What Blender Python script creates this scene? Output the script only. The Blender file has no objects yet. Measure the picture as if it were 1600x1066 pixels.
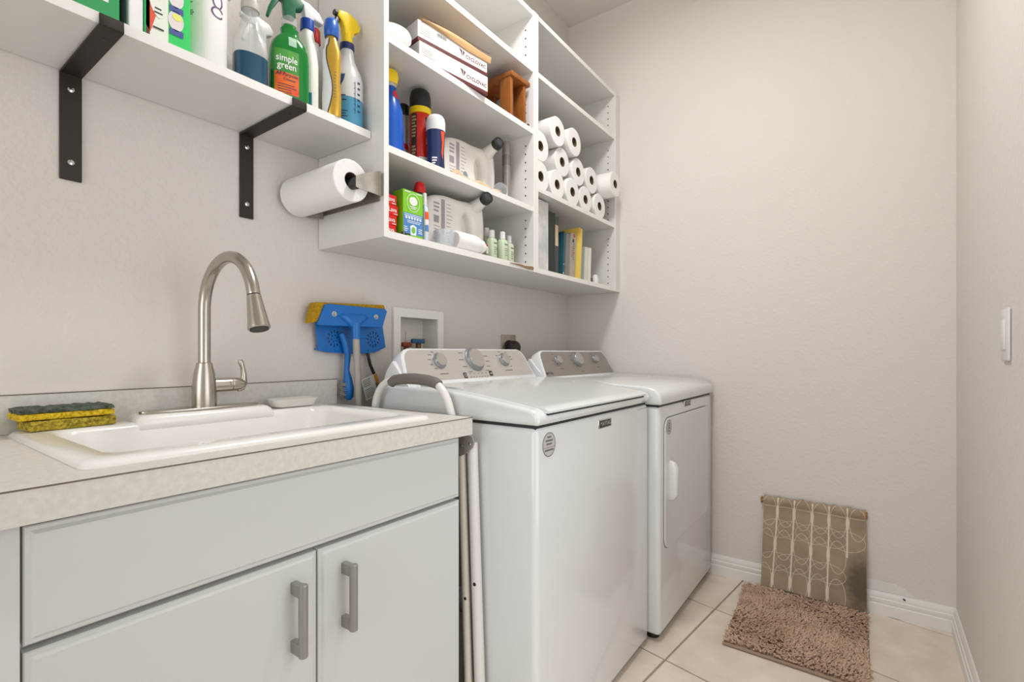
import bpy, bmesh, math, random
import numpy as np
from mathutils import Vector, Matrix
random.seed(7)
R = math.radians
scene = bpy.context.scene
col = scene.collection

# ------------------------------------------------------------------ camera
cam = bpy.data.cameras.new('camera'); camo = bpy.data.objects.new('camera', cam); col.objects.link(camo)
camo.location = (1.355, 0.0, 1.009)
camo.rotation_euler = (R(90), 0, math.atan(566 / 780))
cam.sensor_width = 36; cam.lens = 780 / 1600 * 36; cam.shift_y = 18 / 1600
cam.clip_start = 0.02
scene.camera = camo
# ------------------------------------------------------------------ world, lights, exposure
w = bpy.data.worlds.new('world'); scene.world = w; w.use_nodes = True
w.node_tree.nodes['Background'].inputs[0].default_value = (1.0, .97, .93, 1)
w.node_tree.nodes['Background'].inputs[1].default_value = 0.5
def area(name, loc, rot, sx, sy, power, color, shape='RECTANGLE'):
    l = bpy.data.lights.new(name, 'AREA'); l.shape = shape; l.size = sx
    if shape in ('RECTANGLE', 'ELLIPSE'): l.size_y = sy
    l.energy = power; l.color = color
    o = bpy.data.objects.new(name, l); col.objects.link(o); o.location = loc; o.rotation_euler = rot
    return o
# light of the flush ceiling lamp in the middle of the room
area('ceiling_lamp_light', (0.78, 1.22, 2.685), (0, 0, 0), .34, .34, 16, (1.0, .985, .97), 'DISK')
# fill lights added behind the camera and outside the gap in the right-hand wall
area('back_fill_light', (0.86, -2.2, 1.30), (R(90), 0, 0), 1.8, 2.2, 27, (.985, .995, 1.0))
area('side_fill_light', (2.5, .62, 1.15), (0, R(90), 0), 2.0, 1.5, 15, (.985, .995, 1.0))
scene.view_settings.view_transform = 'Standard'; scene.view_settings.look = 'None'
scene.view_settings.gamma = 1; scene.view_settings.use_curve_mapping = False
scene.view_settings.exposure = 0.2

# ------------------------------------------------------------------ materials
def lin(h):
    if isinstance(h, str):
        c = [int(h[i:i + 2], 16) / 255 for i in (0, 2, 4)]
        return tuple((x / 12.92 if x <= .04045 else ((x + .055) / 1.055) ** 2.4) for x in c)
    return h
MATS = {}
def mat(name, c='cccccc', rough=.5, metal=0, bump=0, bscale=200, bdist=.002, var=0, vscale=30, c2=None, coat=0, clear=0, aniso=None, sub=0, spec=None):
    if name in MATS: return MATS[name]
    m = bpy.data.materials.new(name); m.use_nodes = True; MATS[name] = m
    nt = m.node_tree; b = nt.nodes['Principled BSDF']; L = nt.links.new
    c = lin(c)
    b.inputs['Base Color'].default_value = (*c, 1); b.inputs['Roughness'].default_value = rough; b.inputs['Metallic'].default_value = metal
    if spec is not None: b.inputs['Specular IOR Level'].default_value = spec
    if coat: b.inputs['Coat Weight'].default_value = coat; b.inputs['Coat Roughness'].default_value = .06
    if sub: b.inputs['Subsurface Weight'].default_value = sub; b.inputs['Subsurface Radius'].default_value = (.01, .01, .01)
    tc = nt.nodes.new('ShaderNodeTexCoord')
    src = tc.outputs['Object']
    if aniso:
        mp = nt.nodes.new('ShaderNodeMapping'); mp.inputs['Scale'].default_value = aniso; L(src, mp.inputs[0]); src = mp.outputs[0]
    if var or c2:
        n = nt.nodes.new('ShaderNodeTexNoise'); n.inputs['Scale'].default_value = vscale; n.inputs['Detail'].default_value = 5; L(src, n.inputs[0])
        r = nt.nodes.new('ShaderNodeValToRGB'); L(n.outputs[0], r.inputs[0])
        r.color_ramp.elements[0].position = .35; r.color_ramp.elements[1].position = .65
        k2 = lin(c2) if c2 else tuple(x * (1 - var) for x in c)
        r.color_ramp.elements[0].color = (*k2, 1); r.color_ramp.elements[1].color = (*c, 1)
        L(r.outputs[0], b.inputs['Base Color'])
    if bump:
        n = nt.nodes.new('ShaderNodeTexNoise'); n.inputs['Scale'].default_value = bscale; n.inputs['Detail'].default_value = 3; L(src, n.inputs[0])
        bp = nt.nodes.new('ShaderNodeBump'); bp.inputs['Strength'].default_value = bump; bp.inputs['Distance'].default_value = bdist
        L(n.outputs[0], bp.inputs['Height']); L(bp.outputs[0], b.inputs['Normal'])
    if clear:
        t = nt.nodes.new('ShaderNodeBsdfTransparent'); t.inputs[0].default_value = (*[min(1, .75 + .25 * x) for x in c], 1)
        mx = nt.nodes.new('ShaderNodeMixShader'); mx.inputs[0].default_value = 1 - clear
        L(t.outputs[0], mx.inputs[1]); L(b.outputs[0], mx.inputs[2]); L(mx.outputs[0], nt.nodes['Material Output'].inputs[0])
    return m
WALL = mat('wall_paint', 'd9d4ce', .85, bump=.45, bscale=80, bdist=.003)
CEIL = mat('ceiling_paint', 'dedad5', .9, bump=.4, bscale=60, bdist=.004)
TRIM = mat('trim_paint', 'e6e4df', .4)
TILE = mat('tile_ceramic', 'e6dacd', .38, var=.10, vscale=9, c2='d8cabb', bump=.12, bscale=20)
GROUT = mat('grout', '9a9084', .9)
MEL = mat('white_melamine', 'dad8d4', .45)
EDGE = mat('edge_banding', 'e6e4e0', .4)
CABW = mat('cabinet_white', 'cccdcc', .42)
ENAM = mat('white_enamel', 'dcdedf', .16, coat=.3)
PLAW = mat('white_plastic', 'dededc', .3)
LAM = mat('laminate', 'd6d4ce', .5, c2='cdcac2', vscale=110, bump=.05)
LAMLINE = mat('laminate_seam', '6d6458', .7)
SINKM = mat('sink_white', 'eceae6', .2, coat=.3)
NICK = mat('brushed_nickel', 'b9b3aa', .27, 1)
NICKD = mat('nickel_dark', '3a3733', .5, .6)
STEEL = mat('stainless_steel', 'aaa49b', .38, 1, var=.15, vscale=60)
CHROME = mat('chrome', 'd6d6d6', .12, 1)
PANEL = mat('brushed_panel', 'd2cfcb', .36, .75, var=.06, vscale=8, aniso=(60, .6, 60))
PANEL2 = mat('brushed_panel_dark', 'a39e97', .36, .75, var=.06, vscale=8, aniso=(60, .6, 60))
HANDLE = mat('satin_handle', '979593', .38, .55)
BRONZE = mat('dark_bronze', '2b241e', .5, .2)
DARK = mat('dark_gap', '2a2a2a', .6)
BLACK = mat('black_plastic', '181818', .4)
GREYP = mat('grey_plastic', '6d6862', .6)
INK = mat('ink_grey', '6a6865', .6)
INKD = mat('ink_dark', '333333', .6)
WHITE = mat('white_print', 'e6e6e4', .5)
PAPER = mat('paper_towel', 'e9e7e4', .95, bump=.5, bscale=240, bdist=.002)
CARD = mat('cardboard_tube', '5d4936', .9)
BLUE = mat('blue_plastic', '0f6cbd', .38)
BLUED = mat('blue_plastic_deep', '0a4f96', .5)
NAVY = mat('navy_plastic', '1d2c5c', .35)
RED = mat('red_plastic', 'cf1b18', .35)
YEL = mat('yellow_plastic', 'f4cf12', .35)
ORANGE = mat('orange_print', 'e8541a', .5)
HDPE = mat('milky_plastic', 'e9e6e0', .35, sub=.1)
CLEARP = mat('clear_plastic', 'e8eaea', .1, clear=.72)
FROST = mat('frosted_plastic', 'e2e6e8', .25, clear=.62)

# ------------------------------------------------------------------ mesh helpers
class MB:
    def __init__(s): s.v = []; s.f = []
    def add(s, v, f):
        k = len(s.v); s.v += [tuple(p) for p in v]; s.f += [tuple(i + k for i in q) for q in f]; return s
    def box(s, x0, x1, y0, y1, z0, z1):
        v = [(x, y, z) for x in (x0, x1) for y in (y0, y1) for z in (z0, z1)]
        return s.add(v, [(0, 1, 3, 2), (4, 6, 7, 5), (0, 4, 5, 1), (2, 3, 7, 6), (0, 2, 6, 4), (1, 5, 7, 3)])
    def prism(s, pts, fn0, fn1):
        n = len(pts); a = [fn0(*p) for p in pts]; b = [fn1(*p) for p in pts]
        return s.add(a + b, [tuple(reversed(range(n))), tuple(range(n, 2 * n))] + [(i, (i + 1) % n, n + (i + 1) % n, n + i) for i in range(n)])
    def loft(s, rings, cap=(True, True)):
        n = len(rings[0]); v = [p for r in rings for p in r]; f = []
        for k in range(len(rings) - 1):
            for i in range(n):
                j = (i + 1) % n; f.append((k * n + i, k * n + j, (k + 1) * n + j, (k + 1) * n + i))
        if cap[0]: f.append(tuple(reversed(range(n))))
        if cap[1]: f.append(tuple(range((len(rings) - 1) * n, len(rings) * n)))
        return s.add(v, f)
    def tube(s, path, r, n=12, cap=True):
        P = [Vector(p) for p in path]; rings = []; up = None
        for i, p in enumerate(P):
            t = (P[min(i + 1, len(P) - 1)] - P[max(i - 1, 0)]).normalized()
            if up is None:
                up = Vector((0, 0, 1)) if abs(t.z) < .9 else Vector((1, 0, 0))
            a = (up - t * up.dot(t)).normalized(); b = t.cross(a); up = a
            rr = r[i] if isinstance(r, (list, tuple)) else r
            rings.append([p + (a * math.cos(q) + b * math.sin(q)) * rr for q in (2 * math.pi * k / n for k in range(n))])
        return s.loft(rings, (cap, cap))
    def cyl(s, p0, p1, r, n=24, r2=None): return s.tube([p0, p1], [r, r if r2 is None else r2], n)
    def rings_axis(s, o, d, prof, n=28):
        """revolve (along, radius) about axis d from o"""
        d = Vector(d).normalized(); o = Vector(o); up = Vector((0, 0, 1)) if abs(d.z) < .9 else Vector((1, 0, 0))
        a = (up - d * up.dot(d)).normalized(); b = d.cross(a)
        return s.loft([[o + d * h + (a * math.cos(q) + b * math.sin(q)) * r for q in (2 * math.pi * k / n for k in range(n))] for h, r in prof])
    def lathe(s, prof, p=2.0, n=32, c=(0, 0)):
        """prof: (z, rx, ry); super-elliptic sections"""
        rings = []
        for z, rx, ry in prof:
            rg = []
            for k in range(n):
                q = 2 * math.pi * (k + .5) / n; cs, sn = math.cos(q), math.sin(q)
                rg.append((c[0] + rx * math.copysign(abs(cs) ** (2 / p), cs), c[1] + ry * math.copysign(abs(sn) ** (2 / p), sn), z))
            rings.append(rg)
        return s.loft(rings)
    def xf(s, M): s.v = [tuple(M @ Vector(p)) for p in s.v]; return s
    def mesh(s, name, m, bevel=0, seg=2, sharp=35):
        me = bpy.data.meshes.new(name); me.from_pydata(s.v, [], s.f)
        bm = bmesh.new(); bm.from_mesh(me); bmesh.ops.recalc_face_normals(bm, faces=bm.faces)
        if bevel:
            es = [e for e in bm.edges if len(e.link_faces) == 2 and e.calc_face_angle(0) > R(28)]
            bmesh.ops.bevel(bm, geom=es, offset=bevel, segments=seg, profile=.5, affect='EDGES', clamp_overlap=True)
        for f in bm.faces: f.smooth = True
        bm.to_mesh(me); bm.free()
        me.set_sharp_from_angle(angle=R(sharp)); me.materials.append(m)
        return me
    def build(s, name, m, parent=None, bevel=0, seg=2, sharp=35):
        return link(name, s.mesh(name, m, bevel, seg, sharp), parent)
def link(name, me, parent=None):
    o = bpy.data.objects.new(name, me); col.objects.link(o); o.parent = parent; return o
def tag(o, label, cat, group=None):
    o['label'] = label; o['category'] = cat
    if group: o['group'] = group
    return o
def thing(name, label, cat, loc=(0, 0, 0), rz=0, group=None):
    o = bpy.data.objects.new(name, None); col.objects.link(o); o.location = loc; o.rotation_euler = (0, 0, rz); o.empty_display_size = .05
    return tag(o, label, cat, group)
def struct(o): o['kind'] = 'structure'; return o
def dup(root, loc, rz=None, label=None):
    def cp(o, par):
        c = o.copy(); col.objects.link(c); c.parent = par
        for ch in list(o.children): cp(ch, c)
        return c
    r = cp(root, None); r.location = loc
    if rz is not None: r.rotation_euler = (0, 0, rz)
    if label: r['label'] = label
    return r
def curve_mesh(name, outlines, ext, bev, m, res=2):
    """flat filled plate (with holes) from closed 2D outlines, rounded edge, thickness 2*ext (+bevel); local XY plane"""
    cu = bpy.data.curves.new(name, 'CURVE'); cu.dimensions = '2D'; cu.fill_mode = 'BOTH'; cu.extrude = max(ext - bev, 0); cu.bevel_depth = bev; cu.bevel_resolution = res; cu.offset = -bev
    for pts in outlines:
        sp = cu.splines.new('POLY'); sp.points.add(len(pts) - 1); sp.use_cyclic_u = True
        for q, p in zip(sp.points, pts): q.co = (p[0], p[1], 0, 1)
    o = bpy.data.objects.new('tmp', cu); col.objects.link(o)
    me = bpy.data.meshes.new_from_object(o.evaluated_get(bpy.context.evaluated_depsgraph_get()))
    bpy.data.objects.remove(o); bpy.data.curves.remove(cu)
    me.name = name; me.materials.clear(); me.materials.append(m)
    for p in me.polygons: p.use_smooth = True
    me.set_sharp_from_angle(angle=R(35))
    return me
def frame_mat(o, u, v):
    u = Vector(u).normalized(); v = Vector(v); v = (v - u * v.dot(u)).normalized(); n = u.cross(v)
    return Matrix(((u.x, v.x, n.x, o[0]), (u.y, v.y, n.y, o[1]), (u.z, v.z, n.z, o[2]), (0, 0, 0, 1)))
def plate(name, outlines, ext, bev, m, parent, o, u, v):
    me = curve_mesh(name, outlines, ext, bev, m); me.transform(frame_mat(o, u, v)); return link(name, me, parent)
def rrect(x0, x1, y0, y1, r, n=5):
    pts = []
    for cx, cy, a in ((x1 - r, y1 - r, 0), (x0 + r, y1 - r, 90), (x0 + r, y0 + r, 180), (x1 - r, y0 + r, 270)):
        for k in range(n + 1):
            q = R(a + 90 * k / n); pts.append((cx + r * math.cos(q), cy + r * math.sin(q)))
    return pts
def ell(cx, cy, rx, ry, n=24, rot=0):
    return [(cx + rx * math.cos(q) * math.cos(rot) - ry * math.sin(q) * math.sin(rot), cy + rx * math.cos(q) * math.sin(rot) + ry * math.sin(q) * math.cos(rot)) for q in (2 * math.pi * k / n for k in range(n))]
# flat print, mapped on to a face or a bottle
TXT = {}
def text2d(s):
    if s not in TXT:
        cu = bpy.data.curves.new('t', 'FONT'); cu.body = s; cu.size = 1; cu.resolution_u = 2; cu.align_x = 'CENTER'; cu.align_y = 'CENTER'; cu.offset = .012
        o = bpy.data.objects.new('t', cu); col.objects.link(o)
        me = bpy.data.meshes.new_from_object(o.evaluated_get(bpy.context.evaluated_depsgraph_get()))
        TXT[s] = ([(v.co.x, v.co.y) for v in me.vertices], [tuple(p.vertices) for p in me.polygons])
        bpy.data.objects.remove(o); bpy.data.curves.remove(cu); bpy.data.meshes.remove(me)
    return TXT[s]
class Flat:
    def __init__(s): s.v = []; s.f = []
    def add(s, v, f): k = len(s.v); s.v += v; s.f += [tuple(i + k for i in q) for q in f]; return s
    def rect(s, x0, y0, x1, y1, n=1, m=1):
        v = [(x0 + (x1 - x0) * i / n, y0 + (y1 - y0) * j / m) for j in range(m + 1) for i in range(n + 1)]
        return s.add(v, [(j * (n + 1) + i, j * (n + 1) + i + 1, (j + 1) * (n + 1) + i + 1, (j + 1) * (n + 1) + i) for j in range(m) for i in range(n)])
    def poly(s, pts): return s.add(list(pts), [tuple(range(len(pts)))])
    def ring(s, cx, cy, rx, ry, t, n=32):
        a = ell(cx, cy, rx, ry, n); b = ell(cx, cy, rx - t, ry - t, n)
        return s.add(a + b, [(i, (i + 1) % n, n + (i + 1) % n, n + i) for i in range(n)])
    def stroke(s, pts, t):
        P = [Vector(p) for p in pts]; v = []
        for i, p in enumerate(P):
            d = (P[min(i + 1, len(P) - 1)] - P[max(i - 1, 0)]).normalized(); q = Vector((-d.y, d.x)) * t / 2
            v += [tuple(p - q), tuple(p + q)]
        return s.add(v, [(2 * i, 2 * i + 2, 2 * i + 3, 2 * i + 1) for i in range(len(P) - 1)])
    def text(s, st, x, y, size, shear=0, rot=0, sx=1):
        v, f = text2d(st); c, n = math.cos(rot), math.sin(rot); o = []
        for a, b in v:
            a2 = (a + shear * b) * size * sx; b2 = b * size
            o.append((x + a2 * c - b2 * n, y + a2 * n + b2 * c))
        return s.add(o, f)
    def lines(s, x0, x1, y, n, dy, h, rag=.35):
        for k in range(n):
            s.rect(x0, y - k * dy - h, x1 - random.random() * rag * (x1 - x0), y - k * dy, 3)
        return s
    def build(s, name, m, parent, fn):
        me = bpy.data.meshes.new(name)
        if getattr(fn, 'curved', False):                       # refine so that the print follows the round surface
            me.from_pydata([(a, b_, 0) for a, b_ in s.v], [], s.f); bm = bmesh.new(); bm.from_mesh(me)
            bmesh.ops.triangulate(bm, faces=bm.faces)
            for lim in (.02, .01, .005):
                es = [e for e in bm.edges if e.calc_length() > lim]
                if es: bmesh.ops.subdivide_edges(bm, edges=es, cuts=1); bmesh.ops.triangulate(bm, faces=bm.faces)
            for q in bm.verts: q.co = fn(q.co.x, q.co.y)
            bm.to_mesh(me); bm.free()
        else: me.from_pydata([fn(*p) for p in s.v], [], s.f)
        me.materials.append(m)
        return link(name, me, parent)
def face_fn(o, u, v, eps=.0004):
    M = frame_mat(o, u, v); return lambda a, b: tuple(M @ Vector((a, b, eps)))
def front_fn(x, y=0, z=0, eps=.0004): return face_fn((x, y, z), (0, 1, 0), (0, 0, 1), eps)
def wrap_fn(prof, p=2.0, eps=.0006, rot=0):
    """lateral a, height b on the +x side of a lathe"""
    zs = [q[0] for q in prof]
    def fn(a, b):
        rx = np.interp(b, zs, [q[1] for q in prof]); ry = np.interp(b, zs, [q[2] for q in prof])
        if rot:
            th = a / max(rx, ry) + rot
            return ((rx + eps) * math.cos(th), (ry + eps) * math.sin(th), b)
        t = min(abs(a) / ry, .995)
        return (rx * (1 - t ** p) ** (1 / p) + eps, a, b)
    fn.curved = True
    return fn

# ================================================================== STRUCTURE
W, D, H = 1.595, 2.4, 2.79; YB = -1.3
fl = struct(MB().box(-.1, W + .1, YB, D + .1, -.12, -.004).build('floor', GROUT))
def clip(poly, ax, lim, keep_less):
    out = []
    for i, p in enumerate(poly):
        q = poly[(i + 1) % len(poly)]; a = (p[ax] <= lim) == keep_less or p[ax] == lim; b = (q[ax] <= lim) == keep_less or q[ax] == lim
        if a: out.append(p)
        if a != b:
            t = (lim - p[ax]) / (q[ax] - p[ax]); out.append((p[0] + t * (q[0] - p[0]), p[1] + t * (q[1] - p[1])))
    return out
e1 = (.049, .437); e2 = (.43, -.092); g = .0035 / .44
for i in range(-5, 6):
    for j in range(-9, 5):
        c = lambda a, b: (.799 + a * e1[0] + b * e2[0], 1.622 + a * e1[1] + b * e2[1])
        q = [c(j + g, i + g), c(j + g, i + 1 - g), c(j + 1 - g, i + 1 - g), c(j + 1 - g, i + g)]
        for ax, lim, kl in ((0, 0.0, False), (0, W, True), (1, YB, False), (1, D, True)):
            if q: q = clip(q, ax, lim, kl)
        if len(q) >= 3:
            MB().prism(q, lambda x, y: (x, y, -.008), lambda x, y: (x, y, 0.0)).build('tile', TILE, fl, bevel=.0012, seg=1)
# wall box opening
HY0, HY1, HZ0, HZ1 = 1.185, 1.378, .905, 1.138
b = MB()
b.box(-.1, 0, YB, HY0, 0, H).box(-.1, 0, HY1, D + .1, 0, H).box(-.1, 0, HY0, HY1, 0, HZ0).box(-.1, 0, HY0, HY1, HZ1, H)
struct(b.build('wall_left', WALL))
struct(MB().box(0, W, D, D + .1, 0, H).build('wall_far', WALL))
struct(MB().box(W, W + .1, 1.17, D + .1, 0, H).box(W, W + .1, YB, .22, 0, H).box(W, W + .1, .22, 1.17, 2.06, H).build('wall_right', WALL))  # unseen doorway gap, added to let the side fill light in
struct(MB().box(0, .12, YB - .1, YB, 0, H).box(.12, W, YB - .1, YB, 2.4, H).build('wall_back', WALL))
struct(MB().box(-.1, W + .1, YB, D + .1, H, H + .1).build('ceiling', CEIL))
bp = [(0, 0), (.015, 0), (.015, .040), (.011, .043), (.0125, .046), (.0125, .060), (.0085, .063), (.0095, .066), (.006, .078), (.004, .086), (0, .086)]
struct(MB().prism(bp, lambda d, z: (.70, D - d, z), lambda d, z: (W, D - d, z)).build('baseboard_far', TRIM))
struct(MB().prism(bp, lambda d, z: (W - d, 1.17, z), lambda d, z: (W - d, D - .0145, z)).build('baseboard_right', TRIM))
pt = [(1.20, .087), (1.20, .124), (1.42, .124), (1.45, .112), (1.476, .09), (1.476, .087)]
struct(MB().prism(pt, lambda x, z: (x, D - .002, z), lambda x, z: (x, D, z)).build('trim_1', mat('patch_paint', 'e0ded9', .6)))
struct(Flat().poly([(1.44, .079), (1.446, .081), (1.452, .075), (1.447, .072)]).build('trim_2', DARK, None, face_fn((0, D - .0095, 0), (1, 0, 0), (0, 0, 1))))

# ================================================================== WALL-HUNG CABINETS
CD = .300
def cabinet(name, label, y0, y1, shelves, lined):
    t = thing(name, label, 'cabinet', (0, 0, 1.318)); T = .016; z = lambda q: q - 1.318
    MB().box(.002, .008, y0 + T, y1 - T, 0.0, z(2.318)).build('back_panel', MEL, t)
    sides = []
    for a in (y0, y1 - T):
        s = MB().box(.002, CD - .001, a, a + T, 0, z(2.318)).build('side_panel', MEL, t); sides.append(s)
        MB().box(CD - .001, CD + .0005, a, a + T, 0, z(2.318)).build('edge_strip', EDGE, s)
    for lo, hi in shelves:
        s = MB().box(.008, CD - .004, y0 + T, y1 - T, z(lo), z(hi)).build('shelf_board', MEL, t)
        MB().box(CD - .004, CD - .002, y0 + T, y1 - T, z(lo), z(hi)).build('edge_strip', EDGE, s)
    # drilled shelf-pin holes on the right-hand side panel
    hb = MB()
    for q in np.arange(1.36, 2.30, .032):
        if any(lo - .02 < q < hi + .02 for lo, hi in shelves) or q in lined: continue
        hb.cyl((CD - .037, y1 - T + .001, z(q)), (CD - .037, y1 - T - .0006, z(q)), .0032, 8)
    hb.build('pin_holes', DARK, sides[1])['kind'] = 'stuff'
    return t
cl = cabinet('wall_cabinet', 'white open wall cabinet holding cleaning products, nearest the paper towel holder', .874, 1.6105, [(1.318, 1.337), (1.549, 1.568), (1.846, 1.866), (2.083, 2.103), (2.30, 2.318)], ())
cr = cabinet('wall_cabinet', 'white open wall cabinet holding stacked paper rolls and books, beside the far wall', 1.6115, 2.350, [(1.318, 1.337), (1.636, 1.655), (2.08, 2.099), (2.30, 2.318)], ())
MB().box(.002, CD - .003, 2.351, 2.399, 0, 1.0).build('filler_strip', MEL, cr)
# torn edge band at the front of the lowest board
b = MB()
pts = [(1.44, 0.0), (1.50, .004), (1.54, .002), (1.585, .006), (1.594, .003), (1.594, -.006), (1.56, -.008), (1.50, -.003)]
b.prism(pts, lambda y, z: (CD - .0015, y, .013 + z), lambda y, z: (CD + .001, y, .013 + z))
b.build('torn_edge_band', mat('chipboard', '8d7355', .9), cl)

# ================================================================== WALL SHELF + BRACKETS
ws = thing('wall_shelf', 'long white wall shelf carried by two dark metal brackets', 'shelf', (0, 0, 1.590))
MB().box(.002, .246, -.1, .872, 0, .02).build('shelf_board', MEL, ws)
MB().box(.246, .248, -.1, .872, 0, .02).build('edge_strip', EDGE, ws)
def bracket(y, label):
    t = thing('shelf_bracket', label, 'bracket', (0, y, 1.5895), group='brackets under the wall shelf')
    path = [(.001, -.223), (.001, -.001), (.253, -.001), (.2535, .016), (.2575, .016), (.258, -.003), (.254, -.0055), (.0055, -.0055), (.0055, -.223)]
    MB().prism(path, lambda x, z: (x, -.018, z), lambda x, z: (x, .018, z)).build('steel_strap', BRONZE, t, bevel=.001, seg=1)
    for z in (-.035, -.186):
        s = MB().rings_axis((.005, 0, z), (1, 0, 0), [(0, .0062), (.002, .0058), (.0032, .0035)], 14).build('screw', CHROME, t)
        MB().box(.0079, .0085, -.0028, .0028, z - .0006, z + .0006).build('screw_slot', DARK, s)
    MB().cyl((.21, 0, -.0054), (.21, 0, -.0062), .0035, 10).build('screw_hole', BLACK, t)
    return t
b1 = bracket(.301, 'dark bronze shelf bracket under the green package at the left')
b2 = dup(b1, (0, .660, 1.5895), label='dark bronze shelf bracket under the green spray cleaner, nearer the wall cabinet')

# ================================================================== COUNTER, SINK CABINET, SINK, FAUCET
ct = thing('countertop', 'mottled light grey laminate countertop with backsplash around the white sink', 'countertop', (0, 0, .81))
me = curve_mesh('worktop', [[(0.001, -.3), (.565, -.3), (.565, .925), (0.001, .925)], rrect(.06, .48, .225, .825, .04)], .021, 0, LAM)
me.transform(Matrix.Translation((0, 0, .021))); link('worktop', me, ct)
MB().box(.001, .021, -.3, .925, .0425, .118).build('backsplash', LAM, ct)
MB().box(.0205, .0215, -.3, .925, .1165, .1185).box(.001, .022, .9246, .9256, .043, .118).build('backsplash_seam', LAMLINE, ct)
MB().box(.5646, .5656, -.3, .9256, .0405, .0425).box(.002, .565, .9247, .9257, .0405, .0425).build('edge_seam', LAMLINE, ct)
sc = thing('sink_cabinet', 'white base cabinet with two doors and a false drawer front under the sink', 'cabinet', (0, 0, 0))
b = MB(); b.box(.005, .528, .125, .141, .0, .808).box(.005, .528, .880, .898, .0, .808).box(.005, .52, .141, .880, .10, .116).box(.005, .011, .141, .880, .116, .80)
b.build('carcass', CABW, sc)
b = MB(); b.box(.51, .528, .141, .880, .785, .808).box(.51, .528, .141, .88, .645, .67).box(.51, .528, .141, .88, .10, .14).box(.51, .528, .50, .54, .14, .645).box(.47, .48, .141, .88, 0, .10)
b.build('face_frame', CABW, sc)
MB().box(.35, .549, -.3, .1345, .0, .808).build('filler_panel', CABW, sc, bevel=.002)
def door_front(name, y0, y1, z0, z1):
    # slab with a stepped routed edge
    rg = []
    for x, i in ((.530, 0), (.5455, 0), (.547, .0015), (.547, .006), (.551, .010)):
        rg.append([(x, y0 + i, z0 + i), (x, y1 - i, z0 + i), (x, y1 - i, z1 - i), (x, y0 + i, z1 - i)])
    return MB().loft(rg).build(name, CABW, sc, sharp=20)
door_front('false_drawer_front', .137, .896, .663, .804)
for y0, y1, hy in ((.137, .5175, .472), (.5205, .897, .572)):
    d = door_front('door', y0, y1, .105, .655)
    for z in (.508, .607): MB().box(.5505, .578, hy - .006, hy + .006, z - .0105, z + .0105).build('handle_post', HANDLE, d, bevel=.0015)
    MB().lathe([(.497, .0062, .0062), (.4985, .0078, .0078), (.618, .0078, .0078), (.6195, .0062, .0062)], n=20, c=(.580, hy)).build('handle_bar', HANDLE, d)
# sink
sk = thing('sink', 'white drop-in utility sink set into the laminate countertop', 'sink', (0, 0, .852))
def ringz(x0, x1, y0, y1, r, z): return [(p[0], p[1], z) for p in rrect(x0, x1, y0, y1, r, 6)]
rgs = [ringz(.036, .508, .200, .848, .022, .0), ringz(.036, .508, .200, .848, .022, .003), ringz(.042, .502, .206, .842, .02, .0085), ringz(.050, .494, .214, .834, .018, .010),
       ringz(.117, .460, .240, .810, .03, .0105), ringz(.121, .456, .244, .806, .034, .008), ringz(.126, .450, .250, .800, .045, -.004), ringz(.134, .440, .258, .79, .06, -.10), ringz(.146, .428, .272, .777, .065, -.178), ringz(.18, .40, .31, .74, .06, -.196), ringz(.27, .31, .50, .54, .018, -.200)]
MB().loft(rgs, (False, True)).build('basin', SINKM, sk, sharp=60)
b = MB(); b.loft([ringz(.044, .118, .372, .680, .01, -.02), ringz(.044, .1265, .375, .676, .012, -.004), ringz(.044, .128, .378, .672, .014, .008), ringz(.047, .125, .383, .667, .016, .018), ringz(.052, .119, .390, .660, .016, .0235), ringz(.058, .112, .396, .654, .014, .0248)])
b.build('faucet_deck', SINKM, sk, sharp=60)
MB().rings_axis((.29, .52, -.1998), (0, 0, 1), [(0, .036), (.002, .034), (.0025, .012), (0.0005, .010)], 24).build('drain', NICK, sk)
# faucet
fz = .8768
fa = thing('faucet', 'brushed nickel pull-down gooseneck faucet behind the sink', 'faucet', (.088, .522, fz))
me = curve_mesh('base_plate', [ell(0, 0, .031, .127, 40)], .003, .0015, NICK); me.transform(Matrix.Translation((-.003, -.001, .003))); link('base_plate', me, fa)
MB().lathe([(.006, .0255, .0255), (.03, .0258, .0258), (.06, .0245, .0245), (.085, .0215, .0215), (.102, .0172, .0172), (.107, .0168, .0168), (.109, .0145, .0145)], n=32).build('body', NICK, fa)
path = [(0, 0, .10), (0, 0, .18), (0, 0, .230)]
for k in range(1, 20):
    q = math.pi * (1 - k / 19 * .93); path.append((.115 + .115 * math.cos(q), 0, .230 + .112 * math.sin(q)))
sp = MB().tube(path, .0130, 20).build('spout', NICK, fa)
end = Vector(path[-1]); dr = (end - Vector(path[-2])).normalized()
MB().rings_axis(end - dr * .001, dr, [(0, .0128), (.004, .0122), (.006, .0122), (.0065, .0138), (.012, .0142), (.06, .0195), (.072, .0212), (.077, .0215), (.079, .020)], 28).build('spray_head', NICK, fa)
MB().rings_axis(end + dr * .0775, dr, [(0, .0185), (.0022, .0180), (.0024, .004)], 24).build('spray_face', NICKD, fa)
MB().rings_axis(end + dr * .003, dr, [(0, .0130), (.0025, .0131)], 24).build('head_seam', NICKD, fa)
vb = MB().rings_axis((0, .012, .055), (0, 1, 0), [(0, .0165), (.046, .0165), (.0475, .0150), (.049, .0165), (.062, .0160), (.074, .0125), (.082, .007), (.083, .002)], 28).build('valve_body', NICK, fa)
lp = [(0, .074, .042), (0, .083, .046), (0, .089, .060), (0, .090, .078), (0, .087, .096), (0, .083, .108), (0, .0815, .114)]
MB().tube(lp, [.007, .010, .009, .0065, .0052, .0065, .004], 14).build('lever', NICK, fa)
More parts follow.
